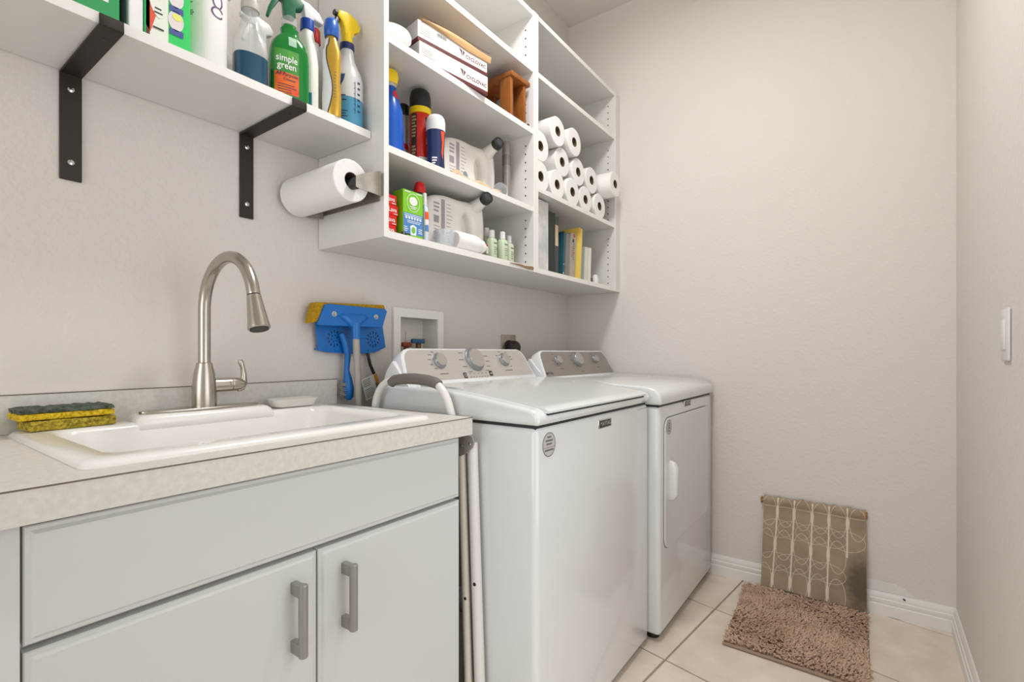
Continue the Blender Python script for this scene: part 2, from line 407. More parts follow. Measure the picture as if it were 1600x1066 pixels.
MB().cyl((.0158, .052, .061), (.0168, .052, .061), .0012, 8).cyl((.0158, .052, .056), (.0168, .052, .056), .0012, 8).build('marks', NICKD, vb)
# soap dish
sd = thing('soap_dish', 'small white plastic soap dish on the back ledge of the sink', 'soap dish', (.082, .745, .8635))
rr = [[(p[0], p[1], z) for p in rrect(-hx, hx, -hy, hy, min(hx, hy) * .7, 6)] for z, hx, hy in ((0, .022, .045), (.003, .028, .054), (.022, .036, .063), (.0225, .0345, .0615), (.006, .026, .05), (.005, .0, .02))]
MB().loft(rr, (True, True)).build('dish', mat('soap_dish_white', 'eae8e2', .3, clear=.15), sd)
# sponges
def spongemat(nm, c, c2): return mat(nm, c, .95, c2=c2, vscale=160, bump=1.0, bscale=170, bdist=.006)
SPY = spongemat('sponge_yellow', 'f0cf2a', 'b08e10'); SPO = spongemat('sponge_olive', 'c7b13a', '7d6a18'); SPG = mat('scour_green', '66705f', 1, c2='3c463c', vscale=90, bump=1, bscale=260, bdist=.006)
def slab(x0, x1, y0, y1, z0, z1, amp):
    nx, ny = 10, 18; b = MB(); v = []; f = []
    for s, z in ((0, z0), (1, z1)):
        for i in range(nx + 1):
            for j in range(ny + 1):
                e = (i in (0, nx)) or (j in (0, ny))
                v.append((x0 + (x1 - x0) * i / nx + random.uniform(-amp, amp) * .5, y0 + (y1 - y0) * j / ny + random.uniform(-amp, amp) * .5, z + random.uniform(-amp, amp) * (1 if s else .1) - (amp * 1.5 if e and s else 0)))
    N = (nx + 1) * (ny + 1); I = lambda s, i, j: s * N + i * (ny + 1) + j
    for i in range(nx):
        for j in range(ny):
            f += [(I(0, i, j), I(0, i, j + 1), I(0, i + 1, j + 1), I(0, i + 1, j)), (I(1, i, j), I(1, i + 1, j), I(1, i + 1, j + 1), I(1, i, j + 1))]
    for i in range(nx):
        for j in (0, ny): f.append((I(0, i, j), I(0, i + 1, j), I(1, i + 1, j), I(1, i, j)))
    for j in range(ny):
        for i in (0, nx): f.append((I(0, i, j), I(0, i, j + 1), I(1, i, j + 1), I(1, i, j)))
    return b.add(v, f)
g1 = thing('sponge', 'plain yellow kitchen sponge, underneath the scouring sponge', 'sponge', (.070, .283, .8635), R(4))
slab(-.036, .036, -.066, .066, 0, .0185, .0012).build('sponge_block', SPO, g1, bevel=.002)
g2 = thing('sponge', 'yellow sponge with green scouring pad on top, uppermost of two at sink corner', 'sponge', (.066, .276, .8835), R(1))
slab(-.037, .037, -.072, .072, 0, .013, .0012).build('sponge_block', SPY, g2, bevel=.002)
slab(-.037, .037, -.071, .071, .013, .0215, .0018).build('scouring_pad', SPG, g2)

# ================================================================== WASHER
wa = thing('washing_machine', 'white top-load washing machine between the sink cabinet and the dryer', 'washing machine', (0, 0, 0))
MB().box(.150, .720, .972, 1.682, .014, .8315).build('cabinet_body', ENAM, wa, bevel=.016, seg=4)
MB().box(.16, .712, .980, 1.674, .826, .8385).build('seam', DARK, wa)
for x in (.17, .67):
    for y in (1.02, 1.63): MB().cyl((x, y, 0), (x, y, .02), .02, 16).build('foot', BLACK, wa)
def topcover(name, y0, y1, prof, r, parent, m=ENAM):
    return MB().prism(prof, lambda x, z: (x, y0, z), lambda x, z: (x, y1, z)).build(name, m, parent, bevel=r, seg=4, sharp=50)
topcover('top_cover', .968, 1.686, [(.148, .837), (.727, .837), (.728, .858), (.716, .870), (.70, .876), (.60, .890), (.52, .901), (.43, .910), (.148, .912)], .016, wa)
topcover('lid_gap', 1.010, 1.618, [(.60, .855), (.7288, .8595), (.7288, .8660), (.60, .870)], 0, wa, DARK)
topcover('lid', 1.006, 1.632, [(.30, .905), (.30, .9160), (.43, .9150), (.52, .9055), (.60, .8945), (.70, .8805), (.721, .8760), (.7315, .869), (.7315, .8642), (.71, .8642), (.60, .875), (.43, .900)], 0, wa)
def console(parent, o, halfw, panelmat, extra):
    u = Vector((0, 1, 0)); v = Vector((-.457, 0, .889)); n = u.cross(v)
    def outl(hw, tw, h0, h1, r, n_=7):
        p = [(hw, h0)]
        for k in range(n_ + 1):
            q = R(0 + 78 * k / n_ + 12); p.append((tw - r + r * math.cos(q), h1 - r + r * math.sin(q)))
        return p + [(-a, b_) for a, b_ in reversed(p)]
    M = frame_mat(o, u, v)
    rings = []
    for c_, ins in ((-.055, .012), (-.04, .0), (-.006, 0), (-.0015, .0015), (0, .005)):
        pts = outl(halfw - ins, halfw - .018 - ins, -.012, .126 - ins * .8, .044)
        rings.append([tuple(M @ Vector((a, b_, c_))) for a, b_ in pts])
    b = MB().loft(rings)
    b.build('console_housing', ENAM, parent, sharp=40)
    # foot of the housing sloping back to the machine
    y0, y1 = o[1] - halfw + .004, o[1] + halfw - .004
    MB().prism([(.152, .86), (.152, .905), (.175, .955), (.20, .985), (.272, .912), (.278, .903), (.278, .88)], lambda x, z: (x, y0, z), lambda x, z: (x, y1, z)).build('console_base', ENAM, parent, bevel=.004)
    pn = MB().prism(outl(halfw - .014, halfw - .030, .003, .1185, .038), lambda a, b_: tuple(M @ Vector((a, b_, -.002))), lambda a, b_: tuple(M @ Vector((a, b_, .0015)))).build('control_panel', panelmat, parent)
    def knob(a, b_, r, h):
        k = MB().rings_axis(M @ Vector((a, b_, .001)), n, [(0, r * 1.1), (.004, r * 1.08), (.006, r * .98), (h - .002, r * .92), (h, r * .86)], 32).build('knob', mat('knob_grey', '8f9296', .35, .5), parent)
        MB().rings_axis(M @ Vector((a, b_, h + .0005)), n, [(0, r * .87), (.0014, r * .85), (.0016, r * .3)], 32).build('knob_cap', mat('knob_face', 'bdbab6', .28, .85), k)
    f = lambda e=.0019: face_fn(o, u, v, e)
    extra(knob, f, pn)
def wextra(knob, f, pn):
    knob(-.171, .080, .025, .013); knob(.003, .083, .041, .015); knob(.172, .079, .024, .013)
    F = Flat()
    for c_, r_, k0, k1, n_ in ((-.171, .036, 110, 235, 5), (.003, .058, 120, 235, 5), (.003, .058, -50, 60, 6), (.176, .036, 20, 150, 4), (.176, .036, -60, 0, 2)):
        for k in range(n_):
            q = R(k0 + (k1 - k0) * k / max(n_ - 1, 1)); x, y = c_ + r_ * math.cos(q), .080 + r_ * .92 * math.sin(q)
            L_ = .022 if r_ > .05 else .013; s_ = 1 if math.cos(q) > 0 else -1
            if .008 < y < .112: F.rect(min(x, x + s_ * L_), y - .0013, max(x, x + s_ * L_), y + .0013)
    F.rect(-.188, .032, -.15, .035); F.rect(.155, .034, .20, .037)
    for k in range(7): F.rect(-.05 + k * .0145, .0155, -.045 + k * .0145, .0185); 
    for k in range(5): F.rect(-.052 + k * .021, .028, -.042 + k * .021, .030)
    F.build('panel_print', INK, pn, f())
    Flat().rect(-.082, .014, -.066, .034).rect(.055, .017, .072, .036).build('buttons', BLACK, pn, f(.0022))
    Flat().ring(-.074, .024, .005, .006, .0012, 16).rect(.059, .025, .068, .028).build('button_marks', WHITE, pn, f(.0026))
console(wa, (.266, 1.325, .911), .343, PANEL, wextra)
# badge and round sticker
bd = MB().box(.7195, .7225, 1.291, 1.374, .791, .816).build('badge', CHROME, wa, bevel=.001)
MB().box(.722, .7232, 1.296, 1.372, .7935, .8135).build('badge_field', mat('badge_black', '26262a', .4), bd)
Flat().text('MAYTAG', 1.334, .8035, .0175, sx=.98).build('badge_lettering', CHROME, bd, front_fn(.7236))
def sticker(parent, x, cy, cz, r, lines):
    s = Flat().poly(ell(cy, cz, r, r, 36)).build('round_sticker', mat('sticker_grey', 'bdbbb8', .5), parent, front_fn(x, eps=.0003))
    Flat().ring(cy, cz, r, r, r * .07, 36).build('sticker_rim', INK, s, front_fn(x, eps=.0005))
    F = Flat()
    for dz, hw in lines: F.rect(cy - hw * r, cz + (dz - .07) * r, cy + hw * r, cz + (dz + .07) * r)
    F.rect(cy - .9 * r, cz - .25 * r, cy + .9 * r, cz - .22 * r); F.build('sticker_print', INK, s, front_fn(x, eps=.0006))
sticker(wa, .7202, 1.027, .787, .0295, [(.62, .32), (.33, .55), (.05, .42), (-.45, .68)])

# ================================================================== DRYER
dy = thing('clothes_dryer', 'white front-load clothes dryer in the corner beside the far wall', 'dryer', (0, 0, 0))
MB().box(.115, .755, 1.697, 2.376, .022, .8205).build('cabinet_body', ENAM, dy, bevel=.016, seg=4)
MB().box(.13, .747, 1.705, 2.368, .816, .828).build('seam', DARK, dy)
for x in (.17, .715):
    for y in (1.74, 2.335): MB().cyl((x, y, 0), (x, y, .03), .022, 16).build('foot', BLACK, dy)
topcover('top_cover', 1.694, 2.380, [(.11, .826), (.761, .826), (.761, .852), (.755, .868), (.735, .882), (.70, .889), (.50, .899), (.28, .903), (.11, .903)], .008, dy)
def dextra(knob, f, pn):
    knob(-.178, .076, .021, .013); knob(0, .079, .035, .015); knob(.178, .078, .021, .013)
    F = Flat()
    for c_, r_, k0, k1, n_ in ((-.178, .034, 120, 250, 3), (0, .052, 100, 235, 6), (0, .052, 20, 70, 2), (.178, .034, 60, 120, 2)):
        for k in range(n_):
            q = R(k0 + (k1 - k0) * k / max(n_ - 1, 1)); x, y = c_ + r_ * math.cos(q), .078 + r_ * .9 * math.sin(q); s_ = 1 if math.cos(q) > 0 else -1
            if .008 < y < .112: F.rect(min(x, x + s_ * .016), y - .0013, max(x, x + s_ * .016), y + .0013)
    F.rect(-.19, .034, -.155, .037); F.rect(-.01, .016, .012, .019); F.rect(.16, .034, .195, .037)
    F.build('panel_print', INK, pn, f())
    Flat().text('MAYTAG', -.285, .017, .014).build('panel_brand', INKD, pn, f())
console(dy, (.283, 2.037, .907), .332, PANEL2, dextra)
DY0, DY1, DZ0, DZ1 = 1.737, 2.297, .312, .775
plate('door_groove', [rrect(DY0 - .003, DY1 + .003, DZ0 - .003, DZ1 + .003, .043, 8)], .0008, 0, mat('groove_grey', '6a6b6b', .5), dy, (.7555, 0, 0), (0, 1, 0), (0, 0, 1))
dd = plate('door', [rrect(DY0, DY1, DZ0, DZ1, .04, 8)], .004, .002, ENAM, dy, (.7565, 0, 0), (0, 1, 0), (0, 0, 1))
rg = []
for z, x, hw in ((.478, .760, .010), (.484, .776, .013), (.50, .785, .015), (.595, .785, .015), (.613, .776, .013), (.620, .760, .010)):
    rg.append([(.757, 1.790 - hw, z), (x, 1.790 - hw, z), (x + .004, 1.790 - hw * .5, z), (x + .004, 1.790 + hw * .5, z), (x, 1.790 + hw, z), (.757, 1.790 + hw, z)])
MB().loft(rg).build('door_handle', ENAM, dd, bevel=.002)
sticker(dd, .7608, 1.776, .742, .026, [(.5, .3), (.2, .4), (-.1, .35), (-.5, .4)])
for z0, z1 in ((.645, .722), (.368, .458)): MB().box(.7553, .7562, 2.309, 2.313, z0, z1).build('hinge_mark', GREYP, dy)
bd = MB().box(.7547, .7577, 1.967, 2.046, .797, .820).build('badge', CHROME, dy, bevel=.001)
MB().box(.7572, .7584, 1.972, 2.043, .7995, .8175).build('badge_field', mat('badge_black'), bd)
Flat().text('MAYTAG', 2.0075, .8085, .016, sx=.98).build('badge_lettering', CHROME, bd, front_fn(.7588))

# ================================================================== STEP LADDER in the gap
ld = thing('step_ladder', 'folded white tubular step ladder with grey grip between counter and washer', 'step ladder', (0, .944, 0))
TUBE = mat('ladder_white', 'dedcd7', .35)
def bend(pts, n=8):
    out = [pts[0]]
    for i in range(1, len(pts) - 1):
        a, b_, c_ = Vector(pts[i - 1]), Vector(pts[i]), Vector(pts[i + 1])
        p = b_ + (a - b_).normalized() * min(.075, (a - b_).length * .48); q = b_ + (c_ - b_).normalized() * min(.075, (c_ - b_).length * .48)
        for k in range(n + 1):
            t = k / n; out.append(tuple(p * (1 - t) ** 2 + b_ * 2 * t * (1 - t) + q * t * t))
    return out + [pts[-1]]
MB().tube(bend([(.118, 0, .02), (.155, 0, .70), (.188, 0, .925), (.34, 0, .938), (.455, 0, .928), (.500, 0, .77)]), .0105, 14).build('handle_frame', TUBE, ld)
MB().tube([(.247, 0, .9225), (.26, 0, .931), (.30, 0, .9365), (.345, 0, .9375), (.395, 0, .9345), (.423, 0, .929), (.433, 0, .924)], [.0135, .0145, .015, .0152, .015, .0145, .0135], 16).build('grip', GREYP, ld)
MB().tube([(.516, -.004, .785), (.546, -.004, .012)], .0105, 12).build('leg', mat('ladder_cream', 'd8d2c4', .4), ld)
MB().tube([(.543, .006, .785), (.575, .006, .012)], .0135, 12).build('leg', TUBE, ld)
MB().tube([(.142, .006, .70), (.095, .006, .012)], .0115, 12).build('leg', TUBE, ld)
for x0, x1, z in ((.135, .525, .26), (.15, .515, .52)): MB().box(x0, x1, -.008, .008, z - .10, z + .10).build('tread', GREYP, ld, bevel=.004)
hp = plate('hinge_plate', [[(.495, .806), (.548, .808), (.563, .803), (.568, .790), (.563, .777), (.545, .762), (.525, .752), (.495, .750)]], .0025, .001, mat('hinge_grey', '8c8781', .5), ld, (0, -.0155, 0), (1, 0, 0), (0, 0, 1))
for x, z in ((.528, .778), (.556, .785)): MB().rings_axis((x, -.018, z), (0, -1, 0), [(0, .0045), (.0015, .004), (.0025, .001)], 14).build('rivet', CHROME, hp)
for x, z, p in ((.531, .40, .0135), (.5575, .44, .0085)): MB().rings_axis((x + .004, -p + .0015, z), (0, -1, 0), [(0, .0045), (.0015, .004), (.0025, .001)], 12).build('rivet', NICKD, ld)
for x in (.546, .575, .118, .095): MB().cyl((x, .003, 0), (x, .003, .022), .0135, 14).build('rubber_foot', GREYP, ld)

# ================================================================== WALL FITTINGS
wb = thing('washer_outlet_box', 'white recessed water supply box in the wall behind the washer', 'outlet box', (0, 0, .9))
BX = mat('box_white', 'eceae5', .4)
y0, y1, z0, z1 = 1.157, 1.403, -.02, .267
plate('frame', [[(y0, z0), (y1, z0), (y1, z1), (y0, z1)], [(1.188, .012), (1.374, .012), (1.374, .234), (1.188, .234)]], .006, .002, BX, wb, (.006, 0, 0), (0, 1, 0), (0, 0, 1))
b = MB(); b.box(-.078, -.074, HY0, HY1, .006, .237).box(-.076, .002, HY0 + .0005, HY0 + .0035, .006, .237).box(-.076, .002, HY1 - .0035, HY1 - .0005, .006, .237).box(-.076, .002, HY0, HY1, .2345, .2375).box(-.076, .002, HY0, HY1, .0055, .0085)
b.build('recess', mat('recess_white', 'dedad2', .5), wb)
MB().box(-.0735, -.07, 1.285, 1.34, .03, .19).build('knockout', mat('recess_white'), wb, bevel=.001)
v1 = MB().cyl((-.035, 1.255, .03), (-.035, 1.255, .132), .010, 16).build('valve', mat('brass', '7a5f3a', .5, .6), wb)
MB().box(-.028, -.014, 1.222, 1.266, .130, .146).build('hot_lever', mat('valve_red', '8e3a22', .5), v1, bevel=.004)
v2 = MB().cyl((-.035, 1.315, .03), (-.035, 1.315, .148), .010, 16).build('valve', mat('brass'), wb)
MB().box(-.028, -.013, 1.268, 1.330, .143, .160).build('cold_lever', mat('valve_blue', '2b5f86', .5), v2, bevel=.004)
ol = thing('power_outlet', 'dryer power outlet with steel plate and black plug behind the appliances', 'outlet', (0, 1.836, 1.032))
MB().box(.001, .005, -.054, .054, -.058, .058).build('cover_plate', STEEL, ol, bevel=.002)
MB().rings_axis((.005, 0, .004), (1, 0, 0), [(0, .03), (.006, .03), (.008, .026)], 24).build('socket', BLACK, ol)
pl_ = MB().rings_axis((.011, .004, 0), (1, 0, 0), [(0, .028), (.006, .031), (.03, .030), (.04, .024)], 24).build('plug', mat('plug_black', '2a2420', .5), ol)
MB().tube([(.045, .01, -.005), (.055, .014, -.05), (.04, .012, -.12), (.035, .01, -.25)], .009, 10).build('cord', BLACK, pl_)
sw = thing('switch_plate', 'white wall switch plate on the right-hand wall', 'switch plate', (W, 1.543, 1.049))
MB().box(-.006, -.0005, -.037, .037, -.058, .058).build('plate', PLAW, sw, bevel=.003)
MB().box(-.010, -.005, -.017, .017, -.034, .034).build('rocker', PLAW, sw, bevel=.002)
# ceiling lamp above the view
cm = thing('ceiling_lamp', 'round flush ceiling lamp with white diffuser, above the picture', 'lamp', (.78, 1.22, H))
MB().lathe([(-.03, .19, .19), (-.001, .20, .20)], n=40).build('base', PLAW, cm)
e = mat('lamp_diffuser', 'ffffff', .5); e.node_tree.nodes['Principled BSDF'].inputs['Emission Color'].default_value = (1, .95, .88, 1); e.node_tree.nodes['Principled BSDF'].inputs['Emission Strength'].default_value = 4
MB().lathe([(-.098, .02, .02), (-.096, .08, .08), (-.085, .14, .14), (-.06, .175, .175), (-.031, .182, .182)], n=40).build('diffuser', e, cm)

# ================================================================== PAPER TOWEL HOLDER + ROLL
ph = thing('paper_towel_holder', 'brushed steel paper towel holder screwed to the cabinet side', 'towel holder', (0, .8735, 1.45))
b = MB()
def strip(pts, z0, z1, t=.0025):
    P = [Vector((p[0], p[1], 0)) for p in pts]; a = []; c_ = []
    for i, p in enumerate(P):
        d = (P[min(i + 1, len(P) - 1)] - P[max(i - 1, 0)]).normalized(); q = Vector((-d.y, d.x, 0)) * t / 2; a.append(p - q); c_.append(p + q)
    o = a + c_[::-1]; return MB().prism([(p.x, p.y) for p in o], lambda x, y: (x, y, z0), lambda x, y: (x, y, z1))
MB().box(.03, .285, -.0035, -.0005, -.036, .020).build('mounting_strip', STEEL, ph)
arc = [(.285, -.003)] + [(.285 + .022 * math.sin(q), -.025 + .022 * math.cos(q)) for q in (R(20), R(45), R(70), R(90))] + [(.303, -.045), (.292, -.062), (.286, -.078)]
rings = []
for k, (x, y) in enumerate(arc):
    hh = (.030, .031, .032, .032, .031, .026, .021, .014)[k]; P_ = [Vector((q[0], q[1], 0)) for q in arc]
    d_ = (P_[min(k + 1, len(P_) - 1)] - P_[max(k - 1, 0)]).normalized(); nn = Vector((-d_.y, d_.x, 0)) * .0013; c_ = Vector((x, y, .008 - .0018 * k))
    rings.append([c_ - nn - Vector((0, 0, hh)), c_ + nn - Vector((0, 0, hh)), c_ + nn + Vector((0, 0, hh)), c_ - nn + Vector((0, 0, hh))])
MB().loft(rings).build('front_arm', STEEL, ph)
MB().rings_axis((.286, -.075, -.008), (-1, 0, 0), [(-.001, .015), (.006, .015), (.03, .013)], 20).build('spindle_end', BLACK, ph)
strip([(.03, -.003), (.012, -.03), (.008, -.075)], -.045, .01).build('rear_arm', STEEL, ph)
def roll(r, ri, L, x0=0):
    n = 40; pr = [(x0, ri), (x0, r - .002), (x0 + .002, r), (x0 + L - .002, r), (x0 + L, r - .002), (x0 + L, ri)]
    rings = []
    for x, q in pr: rings.append([(x, q * math.cos(a), q * math.sin(a)) for a in (2 * math.pi * k / n for k in range(n))])
    return MB().loft(rings, (False, False))
def tubecore(ri, L):
    n = 24; rings = [[(x, q * math.cos(a), q * math.sin(a)) for a in (2 * math.pi * k / n for k in range(n))] for x, q in ((.001, ri - .0015), (.001, ri), (L - .001, ri), (L - .001, ri - .0015), (.002, ri - .0015))]
    return MB().loft(rings, (False, False))
hr = thing('paper_towel_roll', 'white paper towel roll hanging on the steel holder', 'paper roll', (.018, .7975, 1.452))
MB.build(roll(.054, .021, .248), 'paper', PAPER, hr); tubecore(.021, .248).build('cardboard_core', CARD, hr)
# stacked rolls
spots = [(1.691, 1.839, .27, 'resting on the bottom row, against the cabinet divider'), (1.806, 1.936, .282, 'topmost of the stack, nearer the cabinet divider'), (1.943, 1.937, .285, 'topmost of the stack, farther from the divider'),
         (1.863, 1.828, .27, 'first from the left in the middle row of three'), (1.997, 1.823, .275, 'second in the middle row of three'), (2.129, 1.822, .275, 'third in the middle row of three'),
         (1.690, 1.7165, .272, 'first from the divider in the bottom row'), (1.813, 1.7165, .275, 'second from the divider in the bottom row'), (1.936, 1.7165, .28, 'third from the divider in the bottom row'), (2.068, 1.7165, .275, 'fourth from the divider in the bottom row'), (2.203, 1.7165, .28, 'last in the bottom row, nearest the far wall'),
         (2.257, 1.827, .337, 'sticking out furthest, beside the right cabinet panel')]
pr = None
for y, z, xe, lab in spots:
    lab = 'white paper roll ' + lab
    if pr is None:
        pr = thing('paper_roll', lab, 'paper roll', (xe - .262, y, z), group='paper rolls stacked on the right cabinet shelf')
        roll(.0605, .0205, .262).build('paper', PAPER, pr, sharp=30); tubecore(.0205, .262).build('cardboard_core', CARD, pr)
    else:
        q = dup(pr, (xe - .262, y, z), label=lab); q.rotation_euler = (random.uniform(0, 6), 0, 0)

# ================================================================== BOTTLES ON THE WALL SHELF (board top z = 1.610)
ZS = 1.6102
def trigger(parent, z, mh, mt, d=-1, k=1.0, y=0, hood=None, nz=.046):
    """spray head: housing + lever; sprays along d*y"""
    pr_ = hood or [(-.030, .030), (-.034, .044), (-.022, .060), (.010, .066), (.044, .060), (.048, .047), (.034, .040), (.016, .036), (.013, 0), (-.013, 0), (-.013, .024)]
    f = lambda s: (lambda a, b_: (s * .011 * k, y + d * a * k, z + b_ * k))
    h = MB().prism(pr_, f(-1), f(1)).build('spray_head', mh, parent, bevel=.004 * k, seg=3)
    lv = [(.020, .038), (.034, .041), (.046, .012), (.052, -.012), (.046, -.016), (.038, .006)]
    g_ = lambda s: (lambda a, b_: (s * .006 * k, y + d * a * k, z + b_ * k))
    MB().prism(lv, g_(-1), g_(1)).build('trigger', mt, parent, bevel=.002)
    MB().rings_axis((0, y + d * nz * k, z + (.053 if nz > .04 else .047) * k), (0, d, 0), [(0, .008 * k), (.010 * k, .0075 * k)], 14).build('nozzle', mt, h)
def carton(name, label, cat, loc, dx, dy_, h, m, rz=0, group=None):
    """a closed folding carton whose front face is local x = 0"""
    t = thing(name, label, cat, loc, rz, group)
    bx = MB().box(-dx, 0, -dy_ / 2, dy_ / 2, 0, h).build('box', m, t, bevel=.0012, seg=1)
    MB().box(-dx + .002, -.002, -dy_ / 2 + .002, -dy_ / 2 + .0025, h, h + .0004).box(-dx * .5 - .0006, -dx * .5 + .0006, -dy_ / 2 + .002, dy_ / 2 - .002, h, h + .0004).build('flap_seam', INK, bx)
    return t
# green package at the bracket
GRN = mat('pack_green', '2f9a5a', .4)
t = carton('cleaning_package', 'green package with white lettering above the left shelf bracket', 'package', (.236, .287, ZS), .09, .062, .24, GRN)
F = Flat(); 
for k in range(6): F.rect(-.022 + random.random() * .006, .03 + k * .022, .018 - random.random() * .01, .042 + k * .022)
F.build('lettering', WHITE, t, front_fn(0))
t = thing('dark_bottle', 'slim black container between the green package and the white carton', 'bottle', (.180, .3265, ZS))
pf = [(0, .018, .0045), (.15, .018, .0045), (.19, .012, .004), (.22, .008, .0035)]
MB().lathe(pf, 3).build('body', BLACK, t); MB().lathe([(.2205, .009, .004), (.245, .009, .004)], 3).build('cap', GREYP, t)
t = carton('white_carton', 'narrow white carton with a blue-grey side panel on the wall shelf', 'box', (.238, .343, ZS), .11, .022, .23, mat('carton_white', 'e8e8ea', .5))
Flat().rect(-.1, .01, -.016, .22).build('side_panel_print', mat('pale_blue_print', 'a9b4c2', .5), t, face_fn((0, -.011, 0), (1, 0, 0), (0, 0, 1)))
# wipes package
t = carton('wipes_package', 'bright green cleaning wipes package with three oval pictures', 'package', (.240, .3945, ZS), .05, .078, .23, mat('pack_bright_green', '2ecb63', .35))
f0 = front_fn(0, eps=.0004); f1 = front_fn(0, eps=.0008); f2 = front_fn(0, eps=.0012); f3 = front_fn(0, eps=.0016)
Flat().rect(-.037, .001, 0, .229).build('white_field', mat('pale_print', 'e3e6dc', .5), t, f0)
Flat().poly([(-.037, .12), (-.037, .02), (-.03, .01), (-.004, .11), (-.008, .16), (-.037, .18)]).build('orange_picture', mat('mango_orange', 'd9502a', .5), t, f1)
Flat().poly(ell(-.022, .115, .012, .028, 20, -.25)).build('mango_picture', mat('mango_yellow', 'c6c81c', .5), t, f2)
Flat().poly(ell(-.020, .072, .012, .03, 20, .2)).build('pale_picture', mat('pale_print'), t, f2)
Flat().rect(-.037, .0, -.031, .229).build('dark_edge', mat('brown_print', '5d241a', .5), t, f1)
Flat().text('0', -.018, .082, .018).rect(-.024, .05, -.010, .053).rect(-.023, .058, -.012, .061).rect(-.026, .02, -.008, .0235).build('small_marks', INKD, t, f3)
Fo = Flat(); Fr = Flat(); Fb = Flat(); Fy = Flat()
for z in (.052, .097, .142, .187):
    Fo.poly(ell(.013, z, .013, .019, 24)); Fr.ring(.013, z, .0135, .0195, .0014, 24); Fy.poly(ell(.015, z + .008, .008, .007, 16)); Fb.rect(.002, z - .029, .026, z - .017)
Fo.build('oval_pictures', mat('oval_white', 'ddd6d4', .5), t, f1); Fr.build('oval_rims', WHITE, t, f2); Fb.build('caption_bars', mat('caption_blue', '3a4d92', .5), t, f2); Fy.build('oval_yellow_spots', mat('pale_yellow', 'e3e070', .5), t, f2)  # pale yellow spots printed inside each oval
# white cylinder bottle
t = thing('white_jug', 'tall white cylindrical bottle with purple script on the wall shelf', 'bottle', (.188, .481, ZS))
pf = [(0, .040, .040), (.004, .0425, .0425), (.20, .0425, .0425), (.23, .035, .035), (.245, .016, .016), (.26, .016, .016)]
MB().lathe(pf, n=40).build('body', mat('bottle_white', 'eeedea', .3), t); MB().lathe([(.2605, .018, .018), (.285, .018, .018)]).build('cap', mat('violet_cap', '5a2a78', .4), t)
F = Flat(); f = wrap_fn(pf, rot=R(-62))
for z, n_, w_ in ((.19, 4, .022), (.155, 5, .02), (.125, 1, .02), (.108, 3, .03), (.085, 5, .008), (.06, 2, .012), (.045, 3, .01)): F.lines(-.012, -.012 + w_, z, n_, .0042, .0018)
F.build('small_print', INK, t, f)
F = Flat(); f = wrap_fn(pf, rot=R(12))
for cy_, r1, r2, a0, a1 in ((.17, .012, .010, 60, 400), (.142, .010, .011, -60, 270), (.118, .012, .008, 20, 330)):
    F.stroke([(r1 * math.cos(R(a)), cy_ + r2 * 1.3 * math.sin(R(a))) for a in np.linspace(a0, a1, 22)], .0032)
F.build('purple_script', mat('violet_print', '54306e', .5), t, f)
# clear bottle with blue liquid
t = thing('clear_bottle', 'clear plastic bottle with dark blue liquid at the bottom', 'bottle', (.205, .570, ZS), R(-8))
pf = [(0, .026, .032), (.004, .029, .035), (.09, .029, .035), (.108, .027, .034), (.125, .020, .024), (.15, .016, .019), (.165, .015, .016), (.175, .015, .016)]
MB().lathe([(.0685, .029, .035)] + pf[2:], 2.6).build('body', CLEARP, t)
MB().lathe(pf[:2] + [(.068, .029, .035)], 2.6).build('blue_liquid', mat('blue_liquid', '1f4a63', .12), t)
MB().lathe([(.1755, .019, .019), (.18, .0195, .0195), (.192, .019, .019)]).build('collar', mat('collar_grey', 'b9b6ae', .4), t)
MB().cyl((0, 0, .01), (0, 0, .175), .0022, 8).build('dip_tube', FROST, t)
trigger(t, .192, PLAW, PLAW, -1, .9)
# white bottle behind
t = thing('white_bottle', 'white spray bottle standing behind the clear bottle, close to the wall', 'bottle', (.085, .655, ZS))
MB().lathe([(0, .026, .026), (.12, .027, .027), (.15, .022, .022), (.175, .013, .013), (.19, .013, .013)], 2.4).build('body', HDPE, t); trigger(t, .19, PLAW, PLAW, -1, .9)
# green spray cleaner
t = thing('green_spray_bottle', 'green spray cleaner bottle with orange label and dark green trigger', 'bottle', (.214, .658, ZS), R(-14))
pf = [(0, .022, .040), (.005, .0255, .0445), (.10, .0255, .0445), (.120, .0255, .043), (.136, .0245, .0385), (.148, .022, .030), (.155, .0195, .0225), (.158, .019, .021), (.172, .0185, .0205), (.173, .015, .015), (.182, .014, .014)]
MB().lathe(pf, 2.7).build('body', mat('green_bottle', '0f7d2e', .12, clear=.12), t)
MB().lathe([(.1825, .017, .017), (.20, .0175, .0175), (.205, .012, .012)]).build('collar', CLEARP, t)
trigger(t, .203, mat('dark_green_plastic', '14603f', .35), mat('dark_green_plastic'), -1, 1.0)
def f(e_):
    g_ = wrap_fn(pf, 2.7, e_)
    def h_(a, b_): return g_(a - .012, b_)
    h_.curved = True
    return h_
Flat().rect(-.026, .008, .027, .058, 12, 6).build('orange_label', mat('label_orange', 'e07a26', .4, c2='d8461c', vscale=25), t, f(.0006))
Flat().rect(-.026, .058, .027, .112, 12, 6).build('green_label', mat('label_green', '4f9a3a', .4, c2='1f7a33', vscale=25), t, f(.0006))
Flat().text('simple', 0, .090, .0225, sx=.82).text('green', 0, .073, .0225, sx=.82).build('label_title', WHITE, t, f(.0014))
Flat().text('All Purpose', .001, .053, .0115, shear=.25, sx=.9).text('Cleaner', .006, .042, .0085).build('label_subtitle', mat('ink_navy', '20264e', .5), t, f(.0014))
Flat().rect(.004, .124, .022, .146, 4, 4).build('label_seal', mat('seal_print', '9cc0a8', .5), t, f(.0006))
